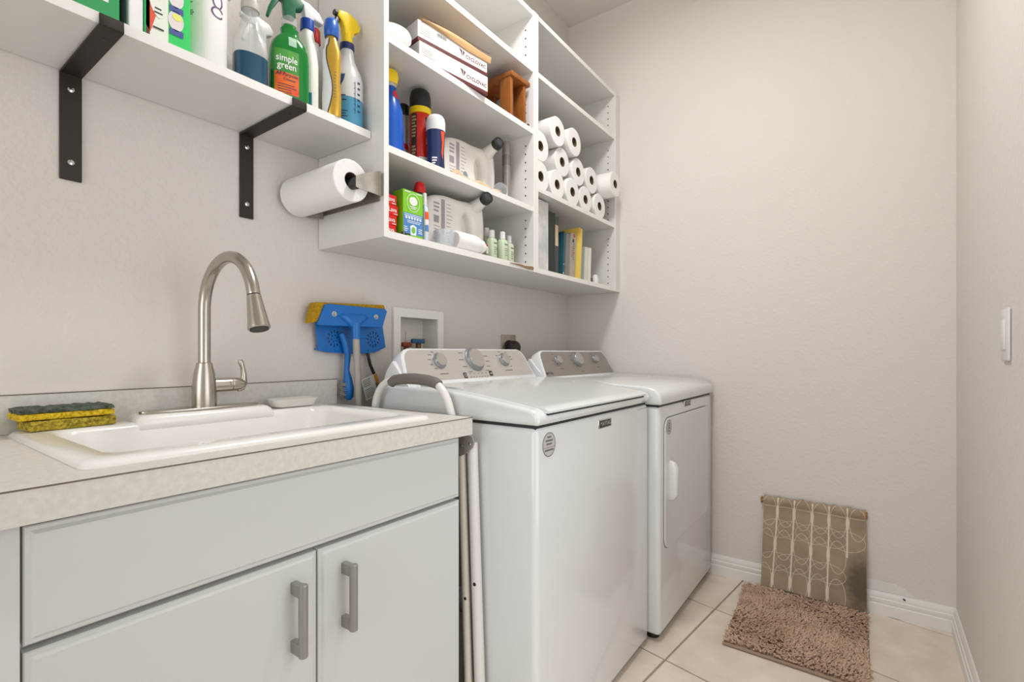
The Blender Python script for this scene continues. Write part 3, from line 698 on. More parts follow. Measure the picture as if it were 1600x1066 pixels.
F = Flat(); F.lines(-.02, .022, .03, 4, .006, .0016); F.build('small_print', mat('ink_navy'), t, f(.0014))
# white spray bottle with blue collar
t = thing('white_spray_bottle', 'white spray bottle with blue collar, right of the green cleaner', 'bottle', (.190, .7205, ZS))
pf = [(0, .032, .0165), (.004, .034, .0185), (.12, .034, .0185), (.17, .026, .0165), (.195, .017, .0145), (.212, .0145, .0135)]
MB().lathe(pf, 2.8).build('body', mat('pale_plastic', 'e4e8dc', .3), t)
MB().lathe([(.2125, .0165, .0165), (.218, .0172, .0172), (.240, .0165, .0165)]).build('collar', mat('collar_blue', '1746a0', .35), t)
trigger(t, .238, PLAW, mat('collar_blue'), -1, .85, hood=[(-.045, .008), (-.050, .020), (-.035, .040), (.0, .052), (.040, .050), (.048, .040), (.034, .034), (.016, .030), (.013, 0), (-.013, 0), (-.016, .012)])
Flat().rect(-.017, .01, -.008, .045, 3, 3).build('teal_patch', mat('teal_tone', '2a7f90', .4), t, wrap_fn(pf, 2.8))  # teal patch low on the left of the body
# gold bottle
t = thing('gold_bottle', 'gold and silver curvy bottle with round blue cap on the wall shelf', 'bottle', (.231, .7625, ZS), R(-50))
pf = [(0, .014, .022), (.005, .0155, .024), (.05, .016, .0245), (.09, .0145, .0215), (.13, .0155, .0235), (.165, .015, .023), (.19, .0135, .016), (.203, .012, .012)]
MB().lathe(pf, 2.3).build('body', mat('gold_foil', 'd0a843', .3, .55), t)
F = Flat(); ys = np.linspace(.004, .196, 26); sw_ = lambda z: -.001 + .008 * math.sin((z - .02) * 34)
F.add([(q, z) for z in ys for q in (-.0205 * (1 if z < .17 else .7), sw_(z) * (1 if z < .18 else .5))], [(2 * i, 2 * i + 1, 2 * i + 3, 2 * i + 2) for i in range(25)])
F.build('silver_label', mat('silver_print', 'd9d9dc', .35), t, wrap_fn(pf, 2.3))
Flat().stroke([(sw_(z) * (1 if z < .18 else .5), z) for z in ys], .0022).build('blue_swoosh', mat('ink_navy'), t, wrap_fn(pf, 2.3, .001))
F = Flat(); F.lines(.010, .017, .11, 9, .008, .0012); F.build('small_print', INK, t, wrap_fn(pf, 2.3, .001))
MB().lathe([(.2035, .017, .0165), (.21, .0205, .0175), (.226, .0215, .0178), (.242, .0195, .0172), (.250, .012, .012), (.252, .004, .004)]).build('cap', mat('cap_blue', '1a58b0', .35), t)
# bottle with red cap behind
t = thing('white_bottle', 'white bottle with a red cap half hidden behind the blue caps', 'bottle', (.105, .795, ZS))
MB().lathe([(0, .026, .026), (.004, .028, .028), (.18, .028, .028), (.215, .02, .02), (.24, .012, .012), (.25, .012, .012)]).build('body', PLAW, t); MB().lathe([(.2505, .016, .016), (.285, .015, .015), (.29, .012, .012)]).build('cap', RED, t)
# translucent sprayer with yellow head
t = thing('spray_bottle', 'translucent spray bottle with yellow trigger head and blue liquid, beside the cabinet', 'bottle', (.203, .8295, ZS))
pf = [(0, .038, .038), (.004, .0415, .0415), (.125, .0415, .0415), (.145, .037, .037), (.165, .028, .028), (.185, .020, .020), (.205, .0165, .0165), (.212, .0165, .0165)]
MB().lathe([(.0725, .0415, .0415)] + pf[2:], n=40).build('body', mat('frosted_bottle', 'e3e5e6', .3, clear=.3), t)
MB().lathe(pf[:2] + [(.072, .0415, .0415)], n=40).build('blue_liquid', mat('sky_liquid', '4a93b6', .3, clear=.1), t)
MB().lathe([(.2125, .018, .018), (.217, .019, .019), (.229, .0185, .0185)]).build('collar', NAVY, t)
MB().lathe([(.2292, .014, .014), (.262, .0135, .0135)]).build('neck', YEL, t)
trigger(t, .250, YEL, BLACK, -1, 1.0, hood=[(-.034, .026), (-.037, .040), (-.024, .056), (.004, .062), (.030, .056), (.034, .040), (.020, .030), (.014, .018), (.013, 0), (-.013, 0), (-.018, .016)], nz=.030)
f = wrap_fn(pf, eps=.0008, rot=R(-30))
Flat().poly([(-.03, .128), (.002, .13), (-.002, .112), (-.012, .096), (-.024, .088)]).build('blue_emblem', mat('emblem_blue', '2b4a8e', .5), t, wrap_fn(pf, eps=.0008, rot=R(-45)))
F = Flat(); F.rect(.016, .03, .0172, .115, 1, 6)
for k in range(6): F.rect(.012, .04 + k * .014, .0165, .0412 + k * .014); F.rect(.024, .037 + k * .015, .032, .042 + k * .015, 2)
F.lines(-.022, -.004, .075, 2, .012, .003); F.lines(-.022, 0, .034, 3, .007, .0022); F.build('graduations', mat('ink_navy'), t, f)

# ================================================================== LEFT CABINET, MIDDLE SHELF (z = 1.568)
ZM = 1.5685
t = thing('blue_spray_bottle', 'blue cleaner bottle with yellow spray top at the left cabinet panel', 'bottle', (.205, .975, ZM), R(-20))
pf = [(0, .036, .036), (.004, .040, .040), (.10, .040, .040), (.15, .036, .036), (.185, .026, .026), (.208, .017, .017), (.216, .017, .017)]
MB().lathe(pf, n=36).build('body', mat('cleaner_blue', '0b52b4', .25), t); MB().lathe([(.2165, .019, .019), (.226, .019, .019)]).build('collar', mat('collar_grey'), t)
MB().lathe([(.2262, .020, .020), (.245, .021, .024), (.262, .017, .022), (.270, .010, .016)], 2.8).build('spray_top', YEL, t)
Flat().poly(ell(.012, .192, .012, .013, 20)).build('red_seal', RED, t, wrap_fn(pf))
F = Flat(); F.lines(-.022, 0, .135, 3, .012, .0035, .1); F.lines(-.022, -.006, .06, 5, .011, .004); F.build('lettering', mat('pale_lettering', 'cfe0a8', .5), t, wrap_fn(pf, rot=R(-35)))
def can(name, label, loc, r, h, m, prof=None): 
    t = thing(name, label, 'can', loc); MB().lathe(prof or [(0, r * .94, r * .94), (.004, r, r), (h - .008, r, r), (h, r * .9, r * .9)], n=36).build('body', m, t); return t
t = can('spray_can', 'slim grey aerosol can with black cap behind the blue bottle', (.115, 1.108, ZM), .0235, .205, mat('can_silver', 'b7b8bc', .35, .4))
MB().lathe([(.2052, .019, .019), (.212, .021, .021), (.240, .019, .019), (.246, .014, .014)]).build('cap', BLACK, t)
Flat().poly([(-.018, .12), (.012, .11), (.018, .09), (-.005, .098)]).build('red_flash', RED, t, wrap_fn([(0, .0235, .0235), (.25, .0235, .0235)], rot=R(-40)))
t = can('insect_spray', 'tall red aerosol can with yellow ring and black cap', (.188, 1.112, ZM), .0345, .19, mat('can_red', 'd42a1c', .3))
MB().lathe([(.1902, .0345, .0345), (.2095, .0345, .0345)], n=36).build('yellow_ring', YEL, t)
MB().lathe([(.2097, .0340, .0340), (.245, .0335, .0335), (.262, .030, .030), (.268, .024, .024)], n=36).build('cap', BLACK, t)
pf = [(0, .0345, .0345), (.27, .0345, .0345)]
Flat().rect(-.010, .002, .010, .185, 8, 6).build('dark_text_panel', mat('panel_black', '3a2f28', .5), t, wrap_fn(pf, rot=R(-78), eps=.0004))
F = Flat(); F.lines(-.008, .009, .178, 7, .010, .006); F.lines(-.008, .009, .085, 8, .010, .006); F.build('panel_text', mat('tan_print', 'b59b70', .5), t, wrap_fn(pf, rot=R(-78), eps=.0008))
Flat().rect(-.012, .002, .016, .05, 6, 3).build('pale_base_label', mat('pale_print'), t, wrap_fn(pf, rot=R(-32), eps=.0005))
Flat().rect(.010, .135, .024, .175, 4, 4).build('black_flash', BLACK, t, wrap_fn(pf, rot=R(-32), eps=.0005)); Flat().rect(.012, .09, .024, .135, 4, 4).build('yellow_flash', YEL, t, wrap_fn(pf, rot=R(-32), eps=.0005))
t = thing('air_freshener', 'white capped air freshener can with navy and orange body', 'can', (.258, 1.110, ZM))
pf = [(0, .026, .026), (.004, .028, .028), (.06, .026, .026), (.095, .0275, .0275), (.12, .0295, .0295), (.1202, .0295, .0295)]
MB().lathe(pf, n=36).build('body', NAVY, t)
MB().lathe([(.1204, .0295, .0295), (.148, .030, .030), (.160, .0275, .0275), (.168, .022, .022), (.171, .015, .015)], n=36).build('cap', PLAW, t)
Flat().poly([(.002, .115), (.017, .118), (.019, .09), (.010, .03), (.006, .05), (.008, .08)]).build('orange_flash', ORANGE, t, wrap_fn(pf, eps=.0008, rot=R(-18)))
F = Flat(); F.lines(-.016, .0, .035, 3, .008, .0045); F.build('lettering', WHITE, t, wrap_fn(pf, eps=.0008, rot=R(-35)))
# detergent jugs lying on their side
def jug(label, loc):
    t = thing('detergent_jug', label, 'jug', loc, group='white detergent jugs in the left cabinet')
    out = [(.0, .03), (.0, .12), (.012, .155), (.04, .175), (.09, .186), (.15, .187), (.20, .192), (.240, .196), (.262, .192), (.272, .178), (.276, .160), (.279, .13), (.280, .085), (.272, .04), (.255, .012), (.22, 0), (.03, 0), (.01, .008)]
    sm = []
    for i in range(len(out)):
        p0, p1, p2, p3 = [Vector(out[(i + k) % len(out)]) for k in (-1, 0, 1, 2)]
        for q in (0, .33, .67): sm.append(tuple(.5 * (2 * p1 + (p2 - p0) * q + (2 * p0 - 5 * p1 + 4 * p2 - p3) * q * q + (3 * p1 - p0 - 3 * p2 + p3) * q ** 3)))
    me = curve_mesh('body', [sm, ell(.190, .100, .024, .046, 28)], .050, .022, HDPE, 5); me.transform(frame_mat((-.052, 0, 0.0), (0, 1, 0), (0, 0, 1))); link('body', me, t)
    MB().lathe([(0, .030, .052), (.012, .030, .052), (.016, .012, .03), (.017, .004, .01)], 2, 28).xf(frame_mat((-.052, .190, .100), (0, 1, 0), (0, 0, 1))).build('grip_web', HDPE, t)
    nk = (-.035, .240, .176); ax = (.93, -.32, .16)
    MB().rings_axis(nk, ax, [(-.02, .026), (.03, .024), (.06, .0185), (.096, .0165)], 28).build('neck', HDPE, t)
    c_ = MB().rings_axis(nk, ax, [(.092, .0165), (.0925, .0205), (.112, .0205), (.114, .0185)], 28).build('cap', BLACK, t)
    MB().rings_axis(nk, ax, [(.114, .012), (.1148, .011), (.1149, .003)], 20).build('cap_disc', mat('cap_grey', '2c3034', .5), c_)
    F = Flat(); f = front_fn(-.0019, eps=.0004)
    F.rect(.062, .03, .078, .165); 
    F.lines(.03, .055, .15, 3, .012, .006, .2); F.rect(.03, .085, .052, .108); F.lines(.085, .112, .155, 9, .012, .0022); F.lines(.03, .06, .075, 5, .010, .002)
    F.build('label_print', mat('violet_grey_print', 'a39aa3', .6), t, f)
    Flat().poly(ell(.108, .06, .012, .016, 16)).build('teal_mark', mat('dull_teal_print', '7f9aa6', .6), t, f)
    t.scale = (1, 1.05, 1.0)
    return t
j1 = jug('white detergent jug lying on the middle shelf, black cap near the shelf above', (.197, 1.207, ZM))
j2 = dup(j1, (.232, 1.098, 1.3375), label='white detergent jug lying on the lowest shelf above the small green bottles')
t = thing('clear_cup', 'clear plastic cup lying on its side on the middle shelf front', 'cup', (.246, 1.448, ZM + .0275), R(-35))
prf = [(-.04, .020), (.0, .0255), (.0, .0275), (-.042, .022), (-.044, .0)]
MB().rings_axis((.02, 0, 0), (1, 0, 0), [(-.044, .004), (-.044, .021), (0, .0272), (0, .0255), (-.041, .0195), (-.041, .004)], 30).build('cup_wall', FROST, t)
MB().rings_axis((-.019, 0, -.004), (1, 0, 0), [(0, .008), (.012, .008), (.014, .005)], 16).build('pink_insert', mat('pale_pink', 'e8cfd0', .5), t)
t = thing('flashlight', 'upright silver metal flashlight standing on its head on the middle shelf', 'flashlight', (.205, 1.548, ZM))
MB().lathe([(0, .024, .024), (.012, .0245, .0245), (.03, .022, .022), (.048, .0165, .0165), (.06, .0155, .0155), (.245, .0165, .0165), (.252, .015, .015)], n=32).build('body', mat('flashlight_metal', 'b5aeae', .28, 1), t)
MB().lathe([(.16, .0166, .0166), (.20, .017, .017)], n=32).build('knurled_band', mat('flashlight_band', '9a9494', .4, 1), t)
t = carton('navy_box', 'small navy box with white print tucked behind the middle jug', 'box', (.105, 1.535, ZM), .05, .055, .075, NAVY)
F = Flat(); F.lines(-.02, .02, .06, 4, .014, .006); F.build('lettering', WHITE, t, front_fn(0))
t = thing('kraft_strip', 'crumpled strip of brown kraft paper along the middle shelf front', 'paper', (.279, 1.15, ZM))
n = 28; v = []
for k in range(n + 1):
    y = .255 * k / n; zz = .009 + .016 * math.exp(-((y - .035) / .02) ** 2) + .010 * math.exp(-((y - .15) / .03) ** 2) + .004 * math.exp(-((y - .23) / .02) ** 2)
    for x, q in ((-.018, .001), (-.006, zz), (.006, zz * .9), (.016, .0012)): v.append((x + .003 * math.sin(k), y, q))
m_ = len(v); v += [(a, b_, max(c_ - .0012, .0002)) for a, b_, c_ in v]; f = []
for k in range(n):
    for i in range(3):
        a = k * 4 + i; f += [(a, a + 1, a + 5, a + 4), (m_ + a, m_ + a + 4, m_ + a + 5, m_ + a + 1)]
    f += [(k * 4, k * 4 + 4, m_ + k * 4 + 4, m_ + k * 4), (k * 4 + 3, m_ + k * 4 + 3, m_ + k * 4 + 7, k * 4 + 7)]
MB().add(v, f).build('paper', mat('kraft', 'c7ab87', .85), t)

# ================================================================== LEFT CABINET, LOWEST SHELF (z = 1.337)
ZL = 1.3375
sb = None
for k, (dyy, lab) in enumerate(((-.006, 'bottom red soap box of the stack of four'), (-.003, 'second red soap box from the bottom of the stack'), (.004, 'third red soap box from the bottom, pushed furthest right'), (-.004, 'topmost red soap box of the stack of four'))):
    loc = (.262, .9245 + dyy * .85, ZL + k * .0285)
    if sb is None:
        sb = carton('soap_box', lab, 'box', loc, .062, .060, .0278, mat('soap_red', 'd61f1c', .4), group='red soap boxes stacked on the lowest shelf')
        Flat().text('Lava', .008, .015, .017).build('lettering', WHITE, sb, front_fn(0))
        Flat().rect(.012, .0035, .027, .0055).build('small_print', WHITE, sb, front_fn(0))
    else: dup(sb, loc, label=lab)
t = carton('detergent_box', 'green and blue detergent carton beside the red soap boxes', 'box', (.279, .998, ZL), .045, .0745, .136, mat('box_green', '7cc41f', .45), R(-2))
k9 = lambda fn: (lambda a, b_: fn(a * .93, b_ * .907))
f0 = k9(front_fn(0, eps=.0004)); f1 = k9(front_fn(0, eps=.0008)); f2 = k9(front_fn(0, eps=.0012))
Flat().rect(-.039, .012, .039, .078).build('blue_field', mat('box_blue', '4f83bf', .45), t, f0)
Flat().ring(0, .113, .026, .029, .0018).poly(ell(0, .118, .016, .014)).rect(-.035, .143, -.012, .146).rect(.012, .143, .035, .146).rect(-.014, .098, .014, .101).rect(-.010, .093, .010, .0955).build('white_emblem', WHITE, t, f1)
F = Flat()
for k in range(6): F.poly(ell(-.028 + k * .0112, .063, .0042, .0042, 14))
F.lines(-.024, .030, .055, 2, .005, .002, .1); F.lines(-.036, .036, .075, 2, .005, .002, .05); F.lines(-.037, -.02, .034, 3, .006, .0025); F.lines(.020, .037, .034, 3, .006, .0025); F.poly([(-.011, .010), (.011, .010), (.013, .038), (0, .044), (-.013, .038)])
F.build('white_marks', mat('pale_blue_white', 'dfe9f2', .5), t, f1)
Flat().poly(ell(0, .026, .008, .010)).build('green_cup', mat('leaf_green', '78b84a', .5), t, f2)
t = thing('stain_remover', 'navy spray bottle with red spray top behind the green and blue carton', 'bottle', (.234, 1.0655, ZL), R(-15))
pf = [(0, .025, .025), (.004, .0265, .0265), (.06, .0265, .0265), (.10, .024, .024), (.135, .018, .018), (.155, .015, .015)]
MB().lathe(pf).build('body', NAVY, t)
MB().lathe([(.1552, .0165, .0165), (.164, .0165, .0175), (.176, .0145, .016), (.187, .011, .0125), (.190, .007, .008)], 2.6).build('spray_top', RED, t)
t = thing('small_bottle', 'small white bottle with orange label squeezed beside the blue carton', 'bottle', (.272, 1.0495, ZL))
pf = [(0, .012, .0075), (.08, .0125, .008), (.10, .010, .007), (.108, .006, .006)]
MB().lathe(pf, 3).build('body', mat('pale_bottle', 'c9d2e2', .4), t); MB().lathe([(.1085, .007, .007), (.145, .006, .006)]).build('cap', PLAW, t)
Flat().rect(-.007, .065, .007, .088, 6, 3).build('orange_label', ORANGE, t, wrap_fn(pf, 3)); Flat().rect(-.007, .05, .007, .065, 6, 2).build('white_label', WHITE, t, wrap_fn(pf, 3)); Flat().rect(-.007, .03, .007, .048, 6, 2).build('blue_label', mat('box_blue'), t, wrap_fn(pf, 3))
t = thing('measuring_cup', 'clear plastic measuring cup in front of the lowest jug', 'cup', (.266, 1.140, ZL))
b = MB().lathe([(0, .025, .025), (.002, .027, .027), (.050, .0335, .0335), (.051, .033, .033), (.0505, .0318, .0318), (.004, .0255, .0255)], n=36); b.build('cup_wall', FROST, t)
F = Flat(); F.lines(-.01, .01, .04, 4, .009, .0012); F.build('graduations', mat('pale_blue_print'), t, wrap_fn([(0, .0268, .0268), (.053, .0338, .0338)], rot=R(-20)))
t = thing('squeeze_bottle', 'white squeeze bottle with red-tipped nozzle lying beside the measuring cup', 'bottle', (.262, 1.188, ZL + .0335), R(0))
MB().rings_axis((0, 0, 0), (.04, .998, -.02), [(0, .026), (.004, .031), (.085, .0325), (.10, .031), (.112, .026), (.118, .022), (.119, .0245), (.128, .024), (.13, .018), (.142, .016), (.148, .011)], 32).build('body', mat('bottle_white'), t)
k = MB().rings_axis((.006, .147, -.002), (.04, .998, -.02), [(0, .009), (.012, .008), (.014, .004)], 18).build('nozzle', PLAW, t)
MB().rings_axis((.007, .156, .006), (.1, .3, 1), [(0, .006), (.005, .006), (.006, .004)], 16).build('red_tip', RED, k)
MB().lathe([(0, .004, .004), (.014, .0055, .0055)]).xf(Matrix.Translation((.008, .160, -.018))).build('spout', PLAW, k)
pb = None
for x, y, lab in ((.205, 1.424, 'rearmost pale green travel bottle, half hidden behind its neighbour'), (.240, 1.412, 'pale green travel bottle standing closest to the red-tipped white nozzle'), (.256, 1.455, 'middle pale green travel bottle of the front three on the lowest shelf'), (.238, 1.518, 'pale green travel bottle nearest the cabinet divider')):
    if pb is None:
        pb = thing('travel_bottle', lab, 'bottle', (x, y, ZL), group='small pale green bottles on the lowest shelf')
        pf = [(0, .0145, .0155), (.003, .016, .0172), (.074, .016, .0172), (.081, .013, .014), (.084, .009, .009)]
        MB().lathe(pf, 4).build('body', mat('pale_green', 'c3d0b4', .35, sub=.05), pb)
        MB().lathe([(.0842, .0102, .0102), (.085, .011, .011), (.110, .0102, .0102), (.112, .008, .008)]).build('cap', PLAW, pb)
        F = Flat(); F.rect(-.008, .062, .010, .066, 4); F.lines(-.006, .010, .050, 4, .008, .0022); F.build('lettering', mat('ink_green', '4f6a5c', .5), pb, wrap_fn(pf, 4))
        Flat().poly([(.010, .05), (.016, .046), (.010, .040)]).build('dark_mark', INKD, pb, wrap_fn(pf, 4))
    else: dup(pb, (x, y, ZL), label=lab)
pb.scale = (1, 1, 1.14)
t = thing('black_plug', 'small black rubber stopper between the soap boxes and green carton', 'stopper', (.283, .9575, ZL))
MB().lathe([(0, .008, .010), (.005, .009, .011), (.010, .006, .007), (.012, .003, .003)]).build('stopper', BLACK, t); MB().tube([(0, .008, .006), (.004, .014, .008), (.006, .020, .006)], .0025, 8).build('tail', BLACK, t)

# ================================================================== LEFT CABINET, UPPER SHELF (z = 1.866)
ZU = 1.8665
t = thing('round_fixture', 'round white plastic fixture leaning beside the stacked white cartons', 'fixture', (.252, .948, ZU + .001), R(-20))
MB().rings_axis((0, 0, .046), (.80, -.15, .55), [(-.030, .030), (-.022, .045), (-.010, .052), (.0, .051), (.010, .043), (.016, .028), (.018, .01)], 36).build('dome', PLAW, t)
MB().rings_axis((0, 0, .046), (.80, -.15, .55), [(-.0125, .0522), (-.0105, .0525)], 36).build('seam', INK, t)
MAR = mat('maroon_card', '5a1f22', .6); WCARD = mat('white_card', 'd2cfce', .6)
def cyclobox(label, loc, rz):
    t = thing('white_carton', label, 'box', loc, rz, 'white and maroon cartons on the upper shelf')
    MB().box(-.17, 0, -.138, .138, .010, .060).build('sleeve', WCARD, t, bevel=.001, seg=1); MB().box(-.1695, -.0005, -.1375, .1375, .0, .0098).build('maroon_base', MAR, t)
    f = front_fn(0); Flat().text('CYCLOVAC', .088, .026, .0165).build('lettering', MAR, t, f)
    Flat().poly([(.018, .043), (.030, .040), (.031, .020), (.026, .032)]).poly([(.033, .041), (.041, .037), (.034, .022)]).build('logo', MAR, t, f)
    F = Flat(); F.lines(-.13, -.08, .042, 4, .006, .0018); F.build('small_print', mat('faint_print', 'a9a3a4', .5), t, f)
    Flat().lines(-.12, -.05, .036, 2, .008, .004).build('side_print', mat('faint_print'), t, face_fn((0, -.138, 0), (1, 0, 0), (0, 0, 1)))
    return t
c1 = cyclobox('white and maroon carton resting directly on the upper shelf', (.294, 1.162, ZU), R(-8))
c2 = dup(c1, (.293, 1.158, ZU + .0612), R(-8.5), 'white and maroon carton with a barcode, stacked on the other one')
F = Flat()
for k in range(12): F.rect(-.068 + k * .003, .040, -.0665 + k * .003 + (k % 3) * .0004, .050)
F.build('barcode', INK, c2, front_fn(0))
t = thing('kraft_envelope', 'folded brown kraft paper bag lying on top of the cartons', 'paper bag', (.29, 1.160, ZU + .1222), R(-8.5))
n = 16; rings = []
for k in range(n + 1):
    y = -.125 + .275 * k / n; th = .014 + .012 * math.sin(math.pi * min(1, k / n * 1.1)); dr = -.016 * max(0, min(1, (y + .11) * 6))
    rings.append([(-.10, y, .0015), (.0014, y, .0015), (.003, y, dr), (.006, y, dr), (.010, y, .004), (-.004, y, th * .9), (-.03, y, th + .003 * math.sin(k * 1.3)), (-.10, y, th)])
MB().loft(rings).build('bag', mat('kraft_bag', 'b79365', .85), t, bevel=.0006, seg=1)
MB().tube([(.008, -.125, .014), (-.006, -.05, .026), (-.008, .05, .027), (.006, .145, .016)], .0012, 6).build('fold_edge', mat('kraft_dark', '6b5238', .9), t)
WOOD = mat('stained_wood', '9a5c26', .45, c2='80481a', vscale=10, aniso=(3, 3, .6))
t = thing('wooden_stand', 'small reddish brown wooden stand at the right end of the upper shelf', 'stand', (.20, 1.524, ZU), R(-2))
MB().box(-.12, .090, -.052, .062, .155, .172).build('top_board', WOOD, t, bevel=.002)
for x in (.045, -.10):
    for y in (-.044, .036): MB().box(x - .012, x + .038, y - .006, y + .008, .0, .1548).build('leg_board', WOOD, t, bevel=.001)
MB().box(.05, .092, .046, .053, .002, .010).build('foot_strip', INKD, t)

# ================================================================== RIGHT CABINET, BOOKS (z = 1.337)
def book(name, label, y, wd, h, d, xf, m, lean=0, pages=None, cat='book'):
    t = thing(name, label, cat, (xf, y, ZL))
    sh = math.tan(R(lean))
    S = Matrix(((1, 0, 0, 0), (0, 1, sh, 0), (0, 0, 1, 0), (0, 0, 0, 1)))
    c_ = .0018
    b = MB().box(-d, 0, -wd / 2, -wd / 2 + c_, 0, h).box(-d, 0, wd / 2 - c_, wd / 2, 0, h).box(-c_, 0, -wd / 2 + c_, wd / 2 - c_, 0, h).xf(S); b.build('cover', m, t)
    MB().box(-d + .003, -c_, -wd / 2 + c_, wd / 2 - c_, .003, h - .003).xf(S).build('pages', pages or mat('pages', 'e6e0d2', .8), t)
    t['_s'] = sh; del t['_s']
    return t, (lambda a, b_: (.0006, a + sh * b_, b_))
t, f = book('box_file', 'white marbled box file against the cabinet divider', 1.706, .112, .290, .2, .262, mat('marble_paper', 'dcdcda', .5, c2='b9bcbd', vscale=14), cat='file')
F = Flat()
for k in range(5): F.rect(-.047, .19 + k * .016, -.042, .197 + k * .017)
F.build('small_print', INK, t, f)
t, f = book('binder', 'black-green ring binder with plain spine next to the marbled file', 1.797, .055, .262, .2, .258, mat('binder_green', '15201c', .5), cat='binder')
t, f = book('binder', 'grey-green binder with a cream spine label', 1.858, .058, .262, .2, .238, mat('binder_grey', '454c48', .5), cat='binder')
Flat().rect(-.025, .135, .024, .225).build('spine_label', mat('cream_label', 'd8c2a4', .6), t, f)
t, f = book('book', 'thin blue book leaning on the grey-green binder', 1.902, .013, .205, .16, .252, mat('book_blue', '24525f', .5), 4.5)
Flat().poly(ell(0, .02, .004, .004)).poly(ell(0, .06, .003, .003)).build('spine_dots', WHITE, t, f)
t, f = book('book', 'grey hardback leaning right of the thin blue book', 1.935, .032, .200, .16, .250, mat('book_grey', '7d7a74', .6), 4.5)
t, f = book('book', 'brown-grey paperback with dark spine lettering beside the yellow book', 1.982, .048, .212, .17, .252, mat('book_taupe', 'a89f92', .6), 4.5)
F = Flat(); F.rect(-.012, .17, .004, .185); F.lines(-.002, .010, .165, 8, .010, .004); F.build('spine_print', INKD, t, f); Flat().poly(ell(.004, .202, .009, .008)).rect(-.014, .10, -.009, .15).build('red_marks', mat('dull_red', 'a8402c', .5), t, f)
t, f = book('book', 'tall yellow book leaning among the paperbacks', 2.031, .036, .245, .17, .258, mat('book_yellow', 'e5c85a', .5), 5)
Flat().poly([(-.016, .18), (.0, .242), (-.016, .242)]).build('orange_corner', mat('book_orange', 'e3a03a', .5), t, f)
t, f = book('book', 'grey-green booklet just right of the yellow book', 2.078, .030, .165, .16, .25, mat('book_sage', '8f988c', .6), 4)
t, f = book('booklet', 'pale grey-white booklet, left one of the pale pair', 2.117, .030, .172, .16, .25, mat('booklet_pale', 'd3d3cb', .6), 3.5)
t, f = book('booklet', 'white booklet at the right end of the book row', 2.152, .026, .175, .16, .25, mat('booklet_white', 'e2ded6', .6), 3.5)
t = thing('night_light', 'small white plug-in night light at the right end of the books', 'night light', (.255, 2.206, ZL))
MB().lathe([(0, .014, .012), (.004, .016, .014), (.03, .015, .013), (.046, .011, .010), (.050, .006, .006)], 2.5).build('shade', PLAW, t); MB().box(-.016, -.005, -.022, -.0125, .006, .034).build('plug_base', GREYP, t, bevel=.001)

# ================================================================== MOP, DUSTPAN, BRUSH, TAGGED CABLE
mp = thing('sponge_mop', 'blue sponge mop with yellow sponge, standing head up against the wall', 'mop', (.066, .955, 0))
MB().prism([(-.142, 1.092), (-.125, 1.154), (.118, 1.164), (.124, 1.150), (.124, 1.12), (-.12, 1.10)], lambda y, z: (-.044, y, z), lambda y, z: (-.004, y, z)).build('sponge', spongemat('mop_sponge', 'c99a12', 'a47c08'), mp, bevel=.004)
hd = plate('head_plate', [[(-.128, 1.091), (-.105, 1.146), (-.095, 1.151), (.112, 1.150), (.121, 1.143), (.104, 1.094), (.095, 1.089), (-.12, 1.087)]], .006, .002, BLUE, mp, (.001, 0, 0), (0, 1, 0), (0, 0, 1))
MB().lathe([(1.086, .012, .012), (1.10, .016, .03), (1.118, .010, .055), (1.126, .004, .04)]).xf(Matrix.Translation((.006, -.008, 0))).build('raised_hub', BLUE, hd)
for y in (-.076, .076): MB().rings_axis((.006, y, 1.122), (1, 0, 0), [(0, .009), (.002, .008), (.0025, .005), (.005, .004)], 16).build('screw', CHROME, hd)
MB().tube([(.012, -.005, 1.10), (.012, -.004, 1.05)], [.014, .0125], 16).build('socket', BLUE, mp)
MB().tube([(.012, -.004, 1.052), (.013, .006, .85), (.004, .004, .012)], .0105, 14).build('handle', mat('mop_grey', 'a6a198', .4), mp)
MB().cyl((.004, .004, 0), (.004, .004, .03), .0125, 14).build('end_cap', GREYP, mp)
dp = thing('dustpan', 'blue plastic dustpan with flower-shaped perforations hanging behind the mop', 'dustpan', (.022, .985, 0))
holes = []
for cy_, cz_ in ((-.072, 1.052), (.072, 1.052)):
    for k in range(12):
        q = 2 * math.pi * k / 12; rr_ = .022
        holes.append(ell(cy_ + rr_ * math.cos(q), cz_ + rr_ * math.sin(q), .0052, .0026, 10, q))
    for k in range(6):
        q = 2 * math.pi * k / 6 + .3; holes.append(ell(cy_ + .010 * math.cos(q), cz_ + .010 * math.sin(q), .0035, .002, 8, q))
plate('pan', [[(-.136, 1.098), (-.126, 1.022), (-.09, 1.014), (.0, 1.010), (.08, 1.014), (.124, 1.030), (.112, 1.098)]] + holes, .003, .001, BLUE, dp, (.0, 0, 0), (0, 1, 0), (0, 0, 1))
MB().prism([(-.126, 1.022), (-.09, 1.014), (0, 1.010), (.08, 1.014), (.124, 1.030), (.122, 1.026), (.08, 1.009), (0, 1.005), (-.09, 1.009), (-.128, 1.017)], lambda y, z: (-.018, y, z), lambda y, z: (.004, y, z)).build('pan_lip', BLUE, dp)
br = thing('dish_brush', 'blue long-handled brush hanging below the mop head', 'brush', (.040, .945, 0))
MB().tube([(0, -.020, 1.068), (0, -.006, 1.04), (0, .004, 1.0), (0, .0, .955), (0, .004, .93), (0, .007, .90), (0, .008, .872), (0, .008, .862)], [.008, .011, .0095, .0085, .0125, .0165, .014, .006], 16).build('handle', BLUE, br)
b = MB()
for k in range(26):
    z = .875 + .04 * random.random(); x = random.uniform(-.004, .010); b.tube([(x, -.008, z), (x - .002, -.024, z + .003)], .0012, 5)
o = b.build('bristles', mat('bristle_grey', '9d968b', .8), br); o['kind'] = 'stuff'
